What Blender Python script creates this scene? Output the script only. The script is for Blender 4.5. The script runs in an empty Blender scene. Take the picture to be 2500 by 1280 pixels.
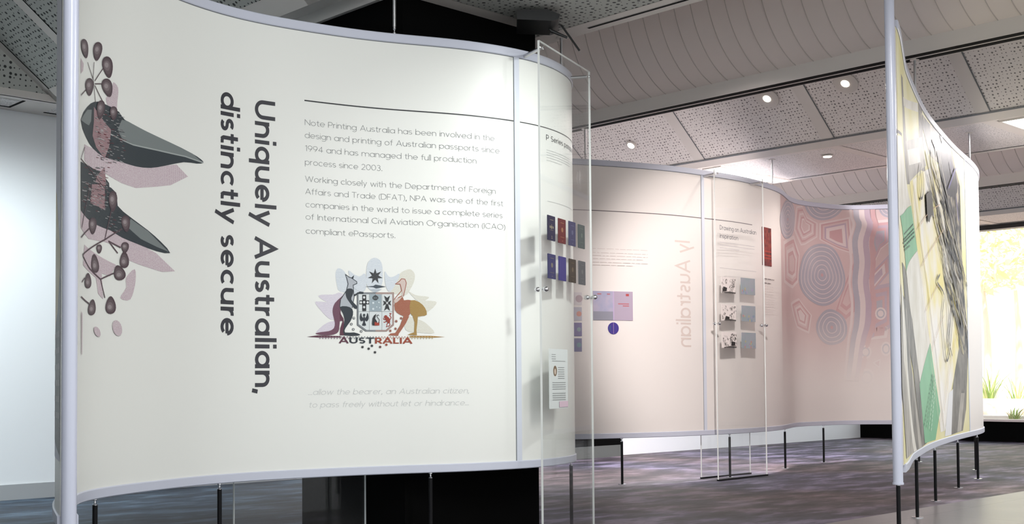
import bpy, bmesh, math, random
from mathutils import Vector, Matrix
from mathutils.geometry import tessellate_polygon
random.seed(7)
SC = bpy.context.scene
COL = SC.collection
sin, cos, pi = math.sin, math.cos, math.pi

# ------------------------------------------------------------------ camera
F_PX, W_PX, H_PX = 2950.0, 2500.0, 1280.0
PITCH, ROLL, HOR, EYE = math.radians(2.0), math.radians(0.45), 933.7, 0.85
HD = Vector((0.700, 0.714, 0)).normalized()          # heading on the floor
RT = Vector((HD.y, -HD.x, 0))
ZZ = Vector((0, 0, 1))
FW = HD * cos(PITCH) + ZZ * sin(PITCH)
U0 = ZZ * cos(PITCH) - HD * sin(PITCH)
RV = RT * cos(ROLL) - U0 * sin(ROLL)
UV_ = U0 * cos(ROLL) + RT * sin(ROLL)
EYEP = Vector((0, 0, EYE))
PPX, PPY = 1250.0, HOR - F_PX * math.tan(PITCH)
cam = bpy.data.cameras.new('camera')
co = bpy.data.objects.new('camera', cam)
COL.objects.link(co)
m = Matrix.Identity(4)
for i in range(3):
    m[i][0], m[i][1], m[i][2], m[i][3] = RV[i], UV_[i], -FW[i], EYEP[i]
co.matrix_world = m
cam.sensor_fit = 'HORIZONTAL'
cam.sensor_width = 36.0
cam.lens = F_PX / W_PX * 36.0
cam.shift_x = 0.0
cam.shift_y = (PPY - H_PX / 2) / W_PX
cam.clip_end = 200
SC.camera = co

# ------------------------------------------------------------------ view, world, sun, lights
SC.view_settings.view_transform = 'Standard'
SC.view_settings.look = 'None'
SC.view_settings.gamma = 1.0
SC.view_settings.use_curve_mapping = False
SC.view_settings.exposure = 0.34
wd = bpy.data.worlds.new('world')
SC.world = wd
wd.use_nodes = True
bg = wd.node_tree.nodes['Background']
bg.inputs[0].default_value = (0.92, 0.97, 1.0, 1)
bg.inputs[1].default_value = 1.35

def lamp(name, kind, loc, target, energy, color=(1, 1, 1), size=None, size_y=None, spot=None, blend=.5, radius=.05):
    l = bpy.data.lights.new(name, kind)
    l.energy = energy
    l.color = color
    if kind == 'AREA':
        l.shape = 'RECTANGLE'
        l.size = size
        l.size_y = size_y or size
    elif kind == 'SUN':
        l.angle = math.radians(2)
    else:
        l.shadow_soft_size = radius
    if kind == 'SPOT':
        l.spot_size = math.radians(spot)
        l.spot_blend = blend
    o = bpy.data.objects.new(name, l)
    COL.objects.link(o)
    o.location = loc
    o.rotation_euler = (Vector(target) - Vector(loc)).to_track_quat('-Z', 'Y').to_euler()
    return o

lamp('sun', 'SUN', (20, 5, 20), (21.0, 6.0, 17.2), 9.0, (1, .96, .88))
# ceiling spot out of frame, then unseen added fill lamps, then the linear fixtures
lamp('gallery_spot', 'SPOT', (5.0, 2.9, 2.88), (4.72, 4.65, 1.80), 140, (.96, 1, .98), spot=62, blend=1.0, radius=.11)
lamp('near_wall_fill', 'AREA', (1.2, 1.6, 3.0), (2.6, 3.9, 1.0), 40, (.97, .99, 1), .6, 1.6)  # added fill for the near wall, no fixture behind it
lamp('tile_floor_fill', 'AREA', (4.2, .6, 2.9), (4.2, .6, 0), 90, (1, .98, .95), .6, 2.4)  # added, unseen: brightens the tile floor so the ceiling gets bounce
lamp('aisle_floor_fill', 'AREA', (8.6, 1.4, 2.9), (8.6, 1.4, 0), 65, (1, .98, .95), .6, 2.4)  # second added floor fill, further down the aisle
lamp('bay_wall_fill', 'SPOT', (5.5, 3.55, 2.88), (8.9, 6.2, 1.15), 560, (1, .92, .90), spot=47, blend=.7, radius=.12)  # added unseen spot to brighten the far wall inside the bay
lamp('white_wall_fill', 'SPOT', (1.9, 7.1, 2.86), (3.75, 9.1, .7), 430, (.90, .97, 1), spot=74, blend=.8, radius=.15)  # added unseen spot lifting the long white wall at the left
lamp('linear_lamp', 'AREA', (10.2, 6.98, 2.915), (10.2, 6.98, 0), 160, (1, .93, .96), 1.1, .16)
lamp('linear_lamp_side', 'AREA', (10.2, 4.04, 2.915), (10.2, 4.04, 0), 40, (1, .95, .94), 1.1, .16)

# ------------------------------------------------------------------ pixel -> place
def ray(x, y):
    return FW + RV * ((x - PPX) / F_PX) - UV_ * ((y - PPY) / F_PX)
def on_z(x, y, z):
    d = ray(x, y)
    return EYEP + d * ((z - EYE) / d.z)
def on_u(x, y, u):
    d = ray(x, y)
    return EYEP + d * (u / d.x)
def on_v(x, y, v):
    d = ray(x, y)
    return EYEP + d * (v / d.y)
def xd(X, D):
    p = RT * X + HD * D
    return (p.x, p.y)

# ------------------------------------------------------------------ materials
def lin(c):
    c = c / 255.0
    return c / 12.92 if c <= .04045 else ((c + .055) / 1.055) ** 2.4
def rgb(r, g, b, k=1.0):
    return (lin(r) * k, lin(g) * k, lin(b) * k, 1)
MATS = {}
def mat(name, color, rough=.5, metal=0.0, spec=None, emit=None, estr=0.0):
    if name in MATS:
        return MATS[name]
    mm = bpy.data.materials.new(name)
    mm.use_nodes = True
    p = mm.node_tree.nodes['Principled BSDF']
    p.inputs['Base Color'].default_value = color
    p.inputs['Roughness'].default_value = rough
    p.inputs['Metallic'].default_value = metal
    if spec is not None:
        p.inputs['Specular IOR Level'].default_value = spec
    if emit:
        p.inputs['Emission Color'].default_value = emit
        p.inputs['Emission Strength'].default_value = estr
    MATS[name] = mm
    return mm
def nodes(mm):
    return mm.node_tree.nodes, mm.node_tree.links
def newn(mm, t, **kw):
    n = mm.node_tree.nodes.new(t)
    for k, v in kw.items():
        setattr(n, k, v)
    return n
def link(mm, a, b):
    mm.node_tree.links.new(a, b)
def math_n(mm, op, a, b=None, c=None):
    n = newn(mm, 'ShaderNodeMath', operation=op)
    for i, x in enumerate((a, b, c)):
        if x is None:
            continue
        if isinstance(x, (int, float)):
            n.inputs[i].default_value = x
        else:
            link(mm, x, n.inputs[i])
    return n.outputs[0]
def mix_col(mm, fac, a, b):
    n = newn(mm, 'ShaderNodeMix', data_type='RGBA')
    for sock, x in ((n.inputs[0], fac), (n.inputs[6], a), (n.inputs[7], b)):
        if isinstance(x, (int, float, tuple)):
            sock.default_value = x
        else:
            link(mm, x, sock)
    return n.outputs[2]
def ramp(mm, fac, stops):
    n = newn(mm, 'ShaderNodeValToRGB')
    e = n.color_ramp.elements
    while len(e) < len(stops):
        e.new(.5)
    for el, (p, c) in zip(e, stops):
        el.position = p
        el.color = c
    link(mm, fac, n.inputs[0])
    return n.outputs[0]

CREAM = (.79, .795, .755, 1)
PINKW = (.80, .755, .72, 1)
M_SKIN = mat('panel_cream', CREAM, .42)
M_SKINB = mat('panel_warm_white', PINKW, .42)
M_RAIL = mat('rail_lilac_grey', (.56, .58, .67, 1), .35)
M_STRIP = mat('strip_white', (.66, .69, .77, 1), .4)
M_POST = mat('post_satin', (.52, .54, .64, 1), .22)
M_CHROME = mat('chrome', (.72, .72, .74, 1), .18, 1.0)
M_STEEL = mat('brushed_steel', (.55, .55, .56, 1), .3, 1.0)
M_BLACK = mat('black_leg', (.004, .004, .005, 1), .55, spec=.2)
M_VOID = mat('black_matte', (.002, .002, .002, 1), .9, spec=.05)
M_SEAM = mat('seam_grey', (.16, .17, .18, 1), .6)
M_WALL = mat('wall_white', (.78, .82, .84, 1), .6)
M_SKIRT = mat('skirting_grey', (.36, .38, .39, 1), .5)
M_CEIL = mat('ceiling_paint', (.50, .48, .45, 1), .7)
M_TRIM = mat('ceiling_trim', (.70, .66, .62, 1), .6)
M_COVE = mat('cove_paint', (.82, .735, .69, 1), .75, spec=.15)
M_GAP = mat('shadow_gap', (.01, .01, .01, 1), .8, spec=.1)
M_EDGE = mat('acrylic_edge', (.78, .80, .78, 1), .15)
M_EDGED = mat('acrylic_edge_dim', (.42, .43, .42, 1), .15)
M_GLOW = mat('lamp_diffuser', (1, 1, 1, 1), .5, emit=(1, .97, .94, 1), estr=6.0)
M_BULB = mat('downlight_bulb', (1, 1, 1, 1), .5, emit=(1, .90, .78, 1), estr=14.0)
M_DISC = mat('downlight_disc', (.62, .58, .54, 1), .4)

def perforated(name, base, hole, scale, thr):
    mm = mat(name, base, .75)
    p = mm.node_tree.nodes['Principled BSDF']
    tc = newn(mm, 'ShaderNodeUVMap', uv_map='uv')
    v = newn(mm, 'ShaderNodeTexVoronoi', voronoi_dimensions='2D', feature='F1')
    v.inputs['Scale'].default_value = scale
    v.inputs['Randomness'].default_value = .45
    link(mm, tc.outputs[0], v.inputs['Vector'])
    sep = newn(mm, 'ShaderNodeSeparateColor')
    link(mm, v.outputs['Color'], sep.inputs[0])
    t = math_n(mm, 'MULTIPLY_ADD', sep.outputs[0], thr * .9, thr * .45)
    f = math_n(mm, 'LESS_THAN', v.outputs['Distance'], t)
    link(mm, mix_col(mm, f, base, hole), p.inputs['Base Color'])
    return mm
M_PERF = perforated('perforated_tile', (.76, .72, .69, 1), (.19, .175, .17, 1), 30, .185)
M_PERFD = perforated('perforated_tile_wide', (.46, .47, .44, 1), (.04, .04, .04, 1), 25, .20)
M_PERFS = perforated('perforated_tile_fine', (.74, .71, .69, 1), (.40, .38, .37, 1), 48, .25)

def carpet_mat():
    mm = mat('carpet_streaked', (.05, .05, .06, 1), .55, spec=.5)
    p = mm.node_tree.nodes['Principled BSDF']
    tc = newn(mm, 'ShaderNodeTexCoord')
    mp = newn(mm, 'ShaderNodeMapping')
    mp.inputs['Rotation'].default_value = (0, 0, math.radians(45))
    mp.inputs['Scale'].default_value = (.75, 1.9, 1)
    link(mm, tc.outputs['Object'], mp.inputs[0])
    n1 = newn(mm, 'ShaderNodeTexNoise')
    n1.inputs['Scale'].default_value = 2.6
    n1.inputs['Detail'].default_value = 5
    n1.inputs['Roughness'].default_value = .62
    link(mm, mp.outputs[0], n1.inputs['Vector'])
    n2 = newn(mm, 'ShaderNodeTexNoise')
    n2.inputs['Scale'].default_value = .45
    n2.inputs['Detail'].default_value = 2
    link(mm, tc.outputs['Object'], n2.inputs['Vector'])
    n3 = newn(mm, 'ShaderNodeTexNoise')
    n3.inputs['Scale'].default_value = 260
    link(mm, tc.outputs['Object'], n3.inputs['Vector'])
    a = ramp(mm, n1.outputs[0], [(.36, rgb(22, 23, 34)), (.5, rgb(64, 62, 80)), (.66, rgb(132, 126, 152))])
    b = ramp(mm, n1.outputs[0], [(.36, rgb(34, 28, 30)), (.5, rgb(78, 66, 68)), (.66, rgb(128, 112, 118))])
    c = ramp(mm, n1.outputs[0], [(.36, rgb(14, 24, 36)), (.5, rgb(38, 54, 70)), (.66, rgb(84, 104, 122))])
    f = ramp(mm, n2.outputs[0], [(.42, (0, 0, 0, 1)), (.58, (1, 1, 1, 1))])
    ab = mix_col(mm, f, a, b)
    sx = newn(mm, 'ShaderNodeSeparateXYZ')
    link(mm, tc.outputs['Object'], sx.inputs[0])
    d = math_n(mm, 'SUBTRACT', sx.outputs[0], sx.outputs[1])   # bluer and darker towards the long wall
    fb = newn(mm, 'ShaderNodeMapRange')
    fb.inputs[1].default_value = -.2
    fb.inputs[2].default_value = -1.6
    link(mm, d, fb.inputs[0])
    abc = mix_col(mm, fb.outputs[0], ab, c)
    g = newn(mm, 'ShaderNodeMapRange')
    g.inputs[3].default_value = .75
    g.inputs[4].default_value = 1.25
    link(mm, n3.outputs[0], g.inputs[0])
    mul = newn(mm, 'ShaderNodeMix', data_type='RGBA', blend_type='MULTIPLY')
    mul.inputs[0].default_value = 1.0
    link(mm, abc, mul.inputs[6])
    link(mm, g.outputs[0], mul.inputs[7])
    link(mm, mul.outputs[2], p.inputs['Base Color'])
    bp = newn(mm, 'ShaderNodeBump')
    bp.inputs['Strength'].default_value = .3
    bp.inputs['Distance'].default_value = .004
    link(mm, n3.outputs[0], bp.inputs['Height'])
    link(mm, bp.outputs[0], p.inputs['Normal'])
    return mm
M_CARPET = carpet_mat()

def tile_mat():
    mm = mat('floor_tile_grey', (.3, .3, .3, 1), .32)
    p = mm.node_tree.nodes['Principled BSDF']
    tc = newn(mm, 'ShaderNodeTexCoord')
    br = newn(mm, 'ShaderNodeTexBrick')
    br.offset = 0.5
    br.inputs['Color1'].default_value = rgb(116, 113, 114)
    br.inputs['Color2'].default_value = rgb(106, 104, 106)
    br.inputs['Mortar'].default_value = rgb(74, 72, 74)
    br.inputs['Scale'].default_value = 1.0
    br.inputs['Mortar Size'].default_value = .004
    br.inputs['Brick Width'].default_value = 1.2
    br.inputs['Row Height'].default_value = .6
    link(mm, tc.outputs['Object'], br.inputs['Vector'])
    n = newn(mm, 'ShaderNodeTexNoise')
    n.inputs['Scale'].default_value = 3
    n.inputs['Detail'].default_value = 6
    link(mm, tc.outputs['Object'], n.inputs['Vector'])
    f = ramp(mm, n.outputs[0], [(.4, (0, 0, 0, 1)), (.7, (.35, .35, .35, 1))])
    link(mm, mix_col(mm, f, br.outputs[0], rgb(134, 130, 130)), p.inputs['Base Color'])
    return mm
M_TILE = tile_mat()

def clear_mat(name, tint, haze):
    """clear acrylic: mostly see-through, reflecting by Fresnel, a little milky"""
    mm = bpy.data.materials.new(name)
    mm.use_nodes = True
    nt = mm.node_tree
    nt.nodes.clear()
    out = newn(mm, 'ShaderNodeOutputMaterial')
    tr = newn(mm, 'ShaderNodeBsdfTransparent')
    tr.inputs[0].default_value = tint
    gl = newn(mm, 'ShaderNodeBsdfGlossy')
    gl.inputs['Roughness'].default_value = .02
    df = newn(mm, 'ShaderNodeBsdfDiffuse')
    df.inputs[0].default_value = (.8, .82, .82, 1)
    lw = newn(mm, 'ShaderNodeLayerWeight')
    lw.inputs[0].default_value = .5
    refl = math_n(mm, 'MULTIPLY_ADD', math_n(mm, 'POWER', lw.outputs['Facing'], 5.0), .90, .03)
    m1 = newn(mm, 'ShaderNodeMixShader')
    m1.inputs[0].default_value = haze
    link(mm, tr.outputs[0], m1.inputs[1])
    link(mm, df.outputs[0], m1.inputs[2])
    m2 = newn(mm, 'ShaderNodeMixShader')
    link(mm, refl, m2.inputs[0])
    link(mm, m1.outputs[0], m2.inputs[1])
    link(mm, gl.outputs[0], m2.inputs[2])
    link(mm, m2.outputs[0], out.inputs[0])
    return mm
M_CLEAR = clear_mat('clear_acrylic', (.994, .998, .996, 1), .012)
M_PANE = clear_mat('window_glass', (.97, .98, .97, 1), .01)

def ink(r, g, b, k=None, rough=.5):
    if k is None:                               # printed on cream stock: pale tints keep close to the stock
        k = .60 + .34 * (lin(r) + lin(g) + lin(b)) / 3
    return mat('ink_%d_%d_%d' % (r, g, b), rgb(r, g, b, k), rough)
def dotted(name, c1, c2, scale, thr=.33):
    """a halftone print of dots"""
    mm = mat(name, c1, .5)
    p = mm.node_tree.nodes['Principled BSDF']
    tc = newn(mm, 'ShaderNodeTexCoord')
    v = newn(mm, 'ShaderNodeTexVoronoi')
    v.inputs['Scale'].default_value = scale
    v.inputs['Randomness'].default_value = .35
    link(mm, tc.outputs['Object'], v.inputs['Vector'])
    f = math_n(mm, 'GREATER_THAN', v.outputs['Distance'], thr)
    link(mm, mix_col(mm, f, c1, c2), p.inputs['Base Color'])
    return mm
def hatched(name, c1, c2, scale, axis='Z', dist=2.0):
    """an engraved print of fine lines"""
    mm = mat(name, c1, .5)
    p = mm.node_tree.nodes['Principled BSDF']
    tc = newn(mm, 'ShaderNodeTexCoord')
    v = newn(mm, 'ShaderNodeTexWave', bands_direction=axis)
    v.inputs['Scale'].default_value = scale
    v.inputs['Distortion'].default_value = dist
    v.inputs['Detail Scale'].default_value = 2
    link(mm, tc.outputs['Object'], v.inputs['Vector'])
    link(mm, mix_col(mm, v.outputs['Fac'], c1, c2), p.inputs['Base Color'])
    return mm
M_PINK = dotted('print_pink_dots', rgb(186, 150, 168, .8), rgb(222, 208, 212, .82), 250, .36)
M_LEAF = hatched('print_leaf_dark', rgb(46, 56, 64, .64), rgb(70, 80, 86, .64), 95, 'Z', .64)
M_LEAFL = hatched('print_leaf_light', rgb(104, 113, 114, .8), rgb(150, 157, 156, .8), 120, 'Z', .5)
M_RED = hatched('print_red_lines', rgb(128, 52, 66, .8), rgb(196, 180, 182, .8), 70, 'Z', .4)
M_NUT = hatched('print_gumnut', rgb(82, 60, 70, .64), rgb(104, 82, 90, .64), 90, 'Z', 2)
M_NUTL = hatched('print_gumnut_light', rgb(150, 134, 138, .8), rgb(192, 184, 184, .8), 90, 'Z', 2)
M_PETAL = hatched('print_petal_grey', rgb(196, 204, 214, .9), rgb(226, 231, 234, .9), 70, 'Z', 6)
M_PETALP = hatched('print_petal_plum', rgb(206, 196, 212, .9), rgb(230, 226, 232, .9), 70, 'Z', 6)
M_PETALG = hatched('print_petal_gold', rgb(212, 208, 190, .9), rgb(230, 230, 222, .9), 70, 'Z', 6)
M_KANGP = hatched('print_plum', rgb(96, 34, 62, .64), rgb(150, 104, 128, .64), 110, 'X', 4)
M_KANGL = hatched('print_fur_light', rgb(150, 156, 168, .8), rgb(214, 218, 222, .8), 110, 'Z', 2)
M_EMUR = hatched('print_rust', rgb(170, 72, 40, .64), rgb(204, 140, 110, .64), 90, 'Z', 5)
M_EMUG = hatched('print_gold', rgb(176, 126, 40, .64), rgb(206, 176, 104, .64), 90, 'Z', 5)

def faded(name, col, base, z0, z1, noise=.0):
    """a printed colour that fades out into the panel's own colour towards the panel's foot"""
    mm = mat(name, col, .42)
    p = mm.node_tree.nodes['Principled BSDF']
    ge = newn(mm, 'ShaderNodeNewGeometry')
    sx = newn(mm, 'ShaderNodeSeparateXYZ')
    link(mm, ge.outputs['Position'], sx.inputs[0])
    mr = newn(mm, 'ShaderNodeMapRange', interpolation_type='SMOOTHSTEP')
    mr.inputs[1].default_value = z0
    mr.inputs[2].default_value = z1
    link(mm, sx.outputs[2], mr.inputs[0])
    n = newn(mm, 'ShaderNodeTexNoise')
    n.inputs['Scale'].default_value = 3.5
    n.inputs['Detail'].default_value = 4
    link(mm, ge.outputs['Position'], n.inputs['Vector'])
    k = math_n(mm, 'MULTIPLY_ADD', n.outputs[0], .5, .72)
    f = math_n(mm, 'MULTIPLY', mr.outputs[0], math_n(mm, 'MINIMUM', k, 1.0))
    link(mm, mix_col(mm, f, base, col), p.inputs['Base Color'])
    return mm

# ------------------------------------------------------------------ mesh helpers
class MB:
    def __init__(self):
        self.v, self.f, self.mi, self.uv, self.mats = [], [], [], [], []
        self.smooth = False
    def m(self, mt):
        if mt not in self.mats:
            self.mats.append(mt)
        return self.mats.index(mt)
    def face(self, pts, mt, uvs=None):
        b = len(self.v)
        self.v.extend(tuple(p) for p in pts)
        self.f.append(tuple(range(b, b + len(pts))))
        self.mi.append(self.m(mt))
        self.uv.append(uvs)
    def grid(self, rows, mt, close_u=False, close_v=False):
        b = len(self.v)
        nr, nc = len(rows), len(rows[0])
        for r in rows:
            self.v.extend(tuple(p) for p in r)
        k = self.m(mt)
        for i in range(nr if close_v else nr - 1):
            for j in range(nc if close_u else nc - 1):
                i2, j2 = (i + 1) % nr, (j + 1) % nc
                self.f.append((b + i * nc + j, b + i * nc + j2, b + i2 * nc + j2, b + i2 * nc + j))
                self.mi.append(k)
                self.uv.append(None)
    def ngon(self, idx_pts, mt):
        self.face(idx_pts, mt)
    def box(self, lo, hi, mt, frame=None):
        (x0, y0, z0), (x1, y1, z1) = lo, hi
        P = [(x0, y0, z0), (x1, y0, z0), (x1, y1, z0), (x0, y1, z0), (x0, y0, z1), (x1, y0, z1), (x1, y1, z1), (x0, y1, z1)]
        if frame:
            P = [frame(*p) for p in P]
        b = len(self.v)
        self.v.extend(tuple(p) for p in P)
        k = self.m(mt)
        for q in ((0, 3, 2, 1), (4, 5, 6, 7), (0, 1, 5, 4), (1, 2, 6, 5), (2, 3, 7, 6), (3, 0, 4, 7)):
            self.f.append(tuple(b + i for i in q))
            self.mi.append(k)
            self.uv.append(None)
    def tube(self, pts, r, mt, n=12, caps=True):
        pts = [Vector(p) for p in pts]
        rs = r if isinstance(r, (list, tuple)) else [r] * len(pts)
        rows = []
        a = None
        for i, p in enumerate(pts):
            t = (pts[min(i + 1, len(pts) - 1)] - pts[max(i - 1, 0)]).normalized()
            if a is None:
                a = t.orthogonal().normalized()
            a = (a - t * a.dot(t)).normalized()
            c = t.cross(a)
            rows.append([p + (a * cos(2 * pi * k / n) + c * sin(2 * pi * k / n)) * rs[i] for k in range(n)])
        self.grid(rows, mt, close_u=True)
        if caps:
            self.face(rows[0][::-1], mt)
            self.face(rows[-1], mt)
    def ball(self, c, rad, mt, frame=None, n=14):
        rows = []
        for i in range(1, 8):
            th = pi * i / 8
            rows.append([(c[0] + rad[0] * sin(th) * cos(2 * pi * k / n), c[1] + rad[1] * sin(th) * sin(2 * pi * k / n), c[2] + rad[2] * cos(th)) for k in range(n)])
        top, bot = (c[0], c[1], c[2] + rad[2]), (c[0], c[1], c[2] - rad[2])
        if frame:
            rows = [[frame(*p) for p in r] for r in rows]
            top, bot = frame(*top), frame(*bot)
        self.grid(rows, mt, close_u=True)
        for k in range(n):
            self.face([rows[0][k], rows[0][(k + 1) % n], top], mt)
            self.face([rows[-1][(k + 1) % n], rows[-1][k], bot], mt)
    def build(self, name, parent=None, org=(0, 0, 0), smooth=False):
        me = bpy.data.meshes.new(name)
        o = Vector(org)
        if parent is not None:
            o = parent_origin(parent)
        me.from_pydata([(p[0] - o[0], p[1] - o[1], p[2] - o[2]) for p in self.v], [], self.f)
        for mt in self.mats:
            me.materials.append(mt)
        me.polygons.foreach_set('material_index', self.mi)
        if any(u for u in self.uv):
            lay = me.uv_layers.new(name='uv')
            for p in me.polygons:
                u = self.uv[p.index]
                if u:
                    for li, c in zip(p.loop_indices, u):
                        lay.data[li].uv = c
        if smooth:
            me.polygons.foreach_set('use_smooth', [True] * len(me.polygons))
            bm = bmesh.new()
            bm.from_mesh(me)
            bmesh.ops.remove_doubles(bm, verts=bm.verts, dist=1e-5)
            for e in bm.edges:
                if len(e.link_faces) == 2 and e.calc_face_angle(0) > .6:
                    e.smooth = False
            bm.to_mesh(me)
            bm.free()
        me.update()
        ob = bpy.data.objects.new(name, me)
        COL.objects.link(ob)
        if parent is not None:
            ob.parent = parent
        else:
            ob.location = o
        return ob
ORG = {}
def parent_origin(p):
    o = Vector((0, 0, 0))
    while p is not None:
        o += p.location
        p = p.parent
    return o
def tag(o, label=None, cat=None, group=None, kind=None):
    for k, v in (('label', label), ('category', cat), ('group', group), ('kind', kind)):
        if v:
            o[k] = v
    return o
def thing(name, loc, label, cat, group=None):
    o = bpy.data.objects.new(name, None)
    o.empty_display_size = .1
    COL.objects.link(o)
    o.location = loc
    return tag(o, label, cat, group)
def structure(name, mb, label=None, parent=None, smooth=False):
    o = mb.build(name, parent, smooth=smooth)
    if parent is None:
        o['kind'] = 'structure'
        if label:
            o['label'] = label
            o['category'] = name.split('_')[0]
    return o

# ------------------------------------------------------------------ curved wall paths
def catmull(P, k):
    out = []
    n = len(P)
    for i in range(n - 1):
        p0, p1, p2, p3 = P[max(i - 1, 0)], P[i], P[i + 1], P[min(i + 2, n - 1)]
        for j in range(k):
            t = j / k
            out.append(tuple(.5 * (2 * p1[a] + (p2[a] - p0[a]) * t + (2 * p0[a] - 5 * p1[a] + 4 * p2[a] - p3[a]) * t * t + (3 * p1[a] - p0[a] - 3 * p2[a] + p3[a]) * t ** 3) for a in (0, 1)))
    out.append(tuple(P[-1]))
    return out
class Path:
    """plan curve of a ribbon wall; n > 0 lies to the right of travel"""
    def __init__(self, P, step=.02, smooth=4):
        d = catmull(P, 10)
        d = self.resample(d, step)
        for _ in range(smooth):
            q = d[:]
            w = 5
            for i in range(1, len(d) - 1):
                h = min(w, i, len(d) - 1 - i)
                q[i] = tuple(sum(d[j][a] for j in range(i - h, i + h + 1)) / (2 * h + 1) for a in (0, 1))
            d = q
        self.p = self.resample(d, step)
        self.s = [0.0]
        for a, b in zip(self.p, self.p[1:]):
            self.s.append(self.s[-1] + math.dist(a, b))
        self.L = self.s[-1]
        self.n = []
        for i in range(len(self.p)):
            a, b = self.p[max(i - 1, 0)], self.p[min(i + 1, len(self.p) - 1)]
            l = math.dist(a, b)
            self.n.append(((b[1] - a[1]) / l, -(b[0] - a[0]) / l))
    @staticmethod
    def resample(d, step):
        s = [0.0]
        for a, b in zip(d, d[1:]):
            s.append(s[-1] + math.dist(a, b))
        k = max(2, int(s[-1] / step))
        out, j = [], 0
        for i in range(k + 1):
            t = s[-1] * i / k
            while j < len(s) - 2 and s[j + 1] < t:
                j += 1
            u = (t - s[j]) / max(1e-9, s[j + 1] - s[j])
            out.append(tuple(d[j][a] + (d[j + 1][a] - d[j][a]) * u for a in (0, 1)))
        return out
    def idx(self, s):
        h = self.L / (len(self.p) - 1)
        i = min(max(int(s / h), 0), len(self.p) - 2)
        return i, (s - self.s[i]) / max(1e-9, self.s[i + 1] - self.s[i])
    def at(self, s, n=0.0, z=0.0):
        i, t = self.idx(s)
        a, b, na, nb = self.p[i], self.p[i + 1], self.n[i], self.n[i + 1]
        nx, ny = na[0] + (nb[0] - na[0]) * t, na[1] + (nb[1] - na[1]) * t
        return Vector((a[0] + (b[0] - a[0]) * t + nx * n, a[1] + (b[1] - a[1]) * t + ny * n, z))
    def hit(self, x, y, n=0.0, s0=0.0, s1=1e9):
        """(s, z) where the sight line through photo point x, y meets the face at offset n"""
        d = ray(x, y)
        best = None
        for i in range(len(self.p) - 1):
            if self.s[i + 1] < s0 or self.s[i] > s1:
                continue
            ax, ay = self.p[i][0] + self.n[i][0] * n, self.p[i][1] + self.n[i][1] * n
            bx, by = self.p[i + 1][0] + self.n[i + 1][0] * n, self.p[i + 1][1] + self.n[i + 1][1] * n
            ca, cb = d.x * ay - d.y * ax, d.x * by - d.y * bx
            if ca * cb <= 0 and ca != cb:
                u = ca / (ca - cb)
                px, py = ax + (bx - ax) * u, ay + (by - ay) * u
                t = (px * d.x + py * d.y) / (d.x ** 2 + d.y ** 2)
                if t > 0 and (best is None or t < best[0]):
                    best = (t, self.s[i] + (self.s[i + 1] - self.s[i]) * u, EYE + d.z * t)
        if best is None:
            # beside the face: nearest end in sight
            k, bd = 0, 1e9
            for i in range(len(self.p)):
                if self.s[i] < s0 or self.s[i] > s1:
                    continue
                px, py = self.p[i][0] + self.n[i][0] * n, self.p[i][1] + self.n[i][1] * n
                c = abs(d.x * py - d.y * px) / math.hypot(px, py)
                if c < bd:
                    k, bd = i, c
            px, py = self.p[k][0] + self.n[k][0] * n, self.p[k][1] + self.n[k][1] * n
            t = (px * d.x + py * d.y) / (d.x ** 2 + d.y ** 2)
            return self.s[k], EYE + d.z * t
        return best[1], best[2]
    def sweep(self, mb, s0, s1, n0, n1, z0, z1, mt, step=.02, bevel=0.0):
        """a bar of rectangular section along the curve"""
        k = max(1, int((s1 - s0) / step + .5))
        b = bevel
        if b:
            sec = [(n0 + b, z0), (n1 - b, z0), (n1, z0 + b), (n1, z1 - b), (n1 - b, z1), (n0 + b, z1), (n0, z1 - b), (n0, z0 + b)]
        else:
            sec = [(n0, z0), (n1, z0), (n1, z1), (n0, z1)]
        rows = [[self.at(s0 + (s1 - s0) * i / k, n, z) for n, z in sec] for i in range(k + 1)]
        mb.grid(rows, mt, close_u=True)
        mb.face(rows[0][::-1], mt)
        mb.face(rows[-1], mt)

def tri_split(tris, lim):
    """split flat triangles until none is longer along s than lim"""
    out, st = [], list(tris)
    while st:
        t = st.pop()
        e = max(((abs(t[i][0] - t[(i + 1) % 3][0]), i) for i in range(3)))
        if e[0] <= lim:
            out.append(t)
            continue
        i = e[1]
        a, b, c = t[i], t[(i + 1) % 3], t[(i + 2) % 3]
        mdl = ((a[0] + b[0]) / 2, (a[1] + b[1]) / 2)
        st += [(a, mdl, c), (mdl, b, c)]
    return out
def closed_smooth(P, k=4):
    n = len(P)
    out = []
    for i in range(n):
        p0, p1, p2, p3 = P[i - 1], P[i], P[(i + 1) % n], P[(i + 2) % n]
        for j in range(k):
            t = j / k
            out.append(tuple(.5 * (2 * p1[a] + (p2[a] - p0[a]) * t + (2 * p0[a] - 5 * p1[a] + 4 * p2[a] - p3[a]) * t * t + (3 * p1[a] - p0[a] - 3 * p2[a] + p3[a]) * t ** 3) for a in (0, 1)))
    return out
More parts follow.
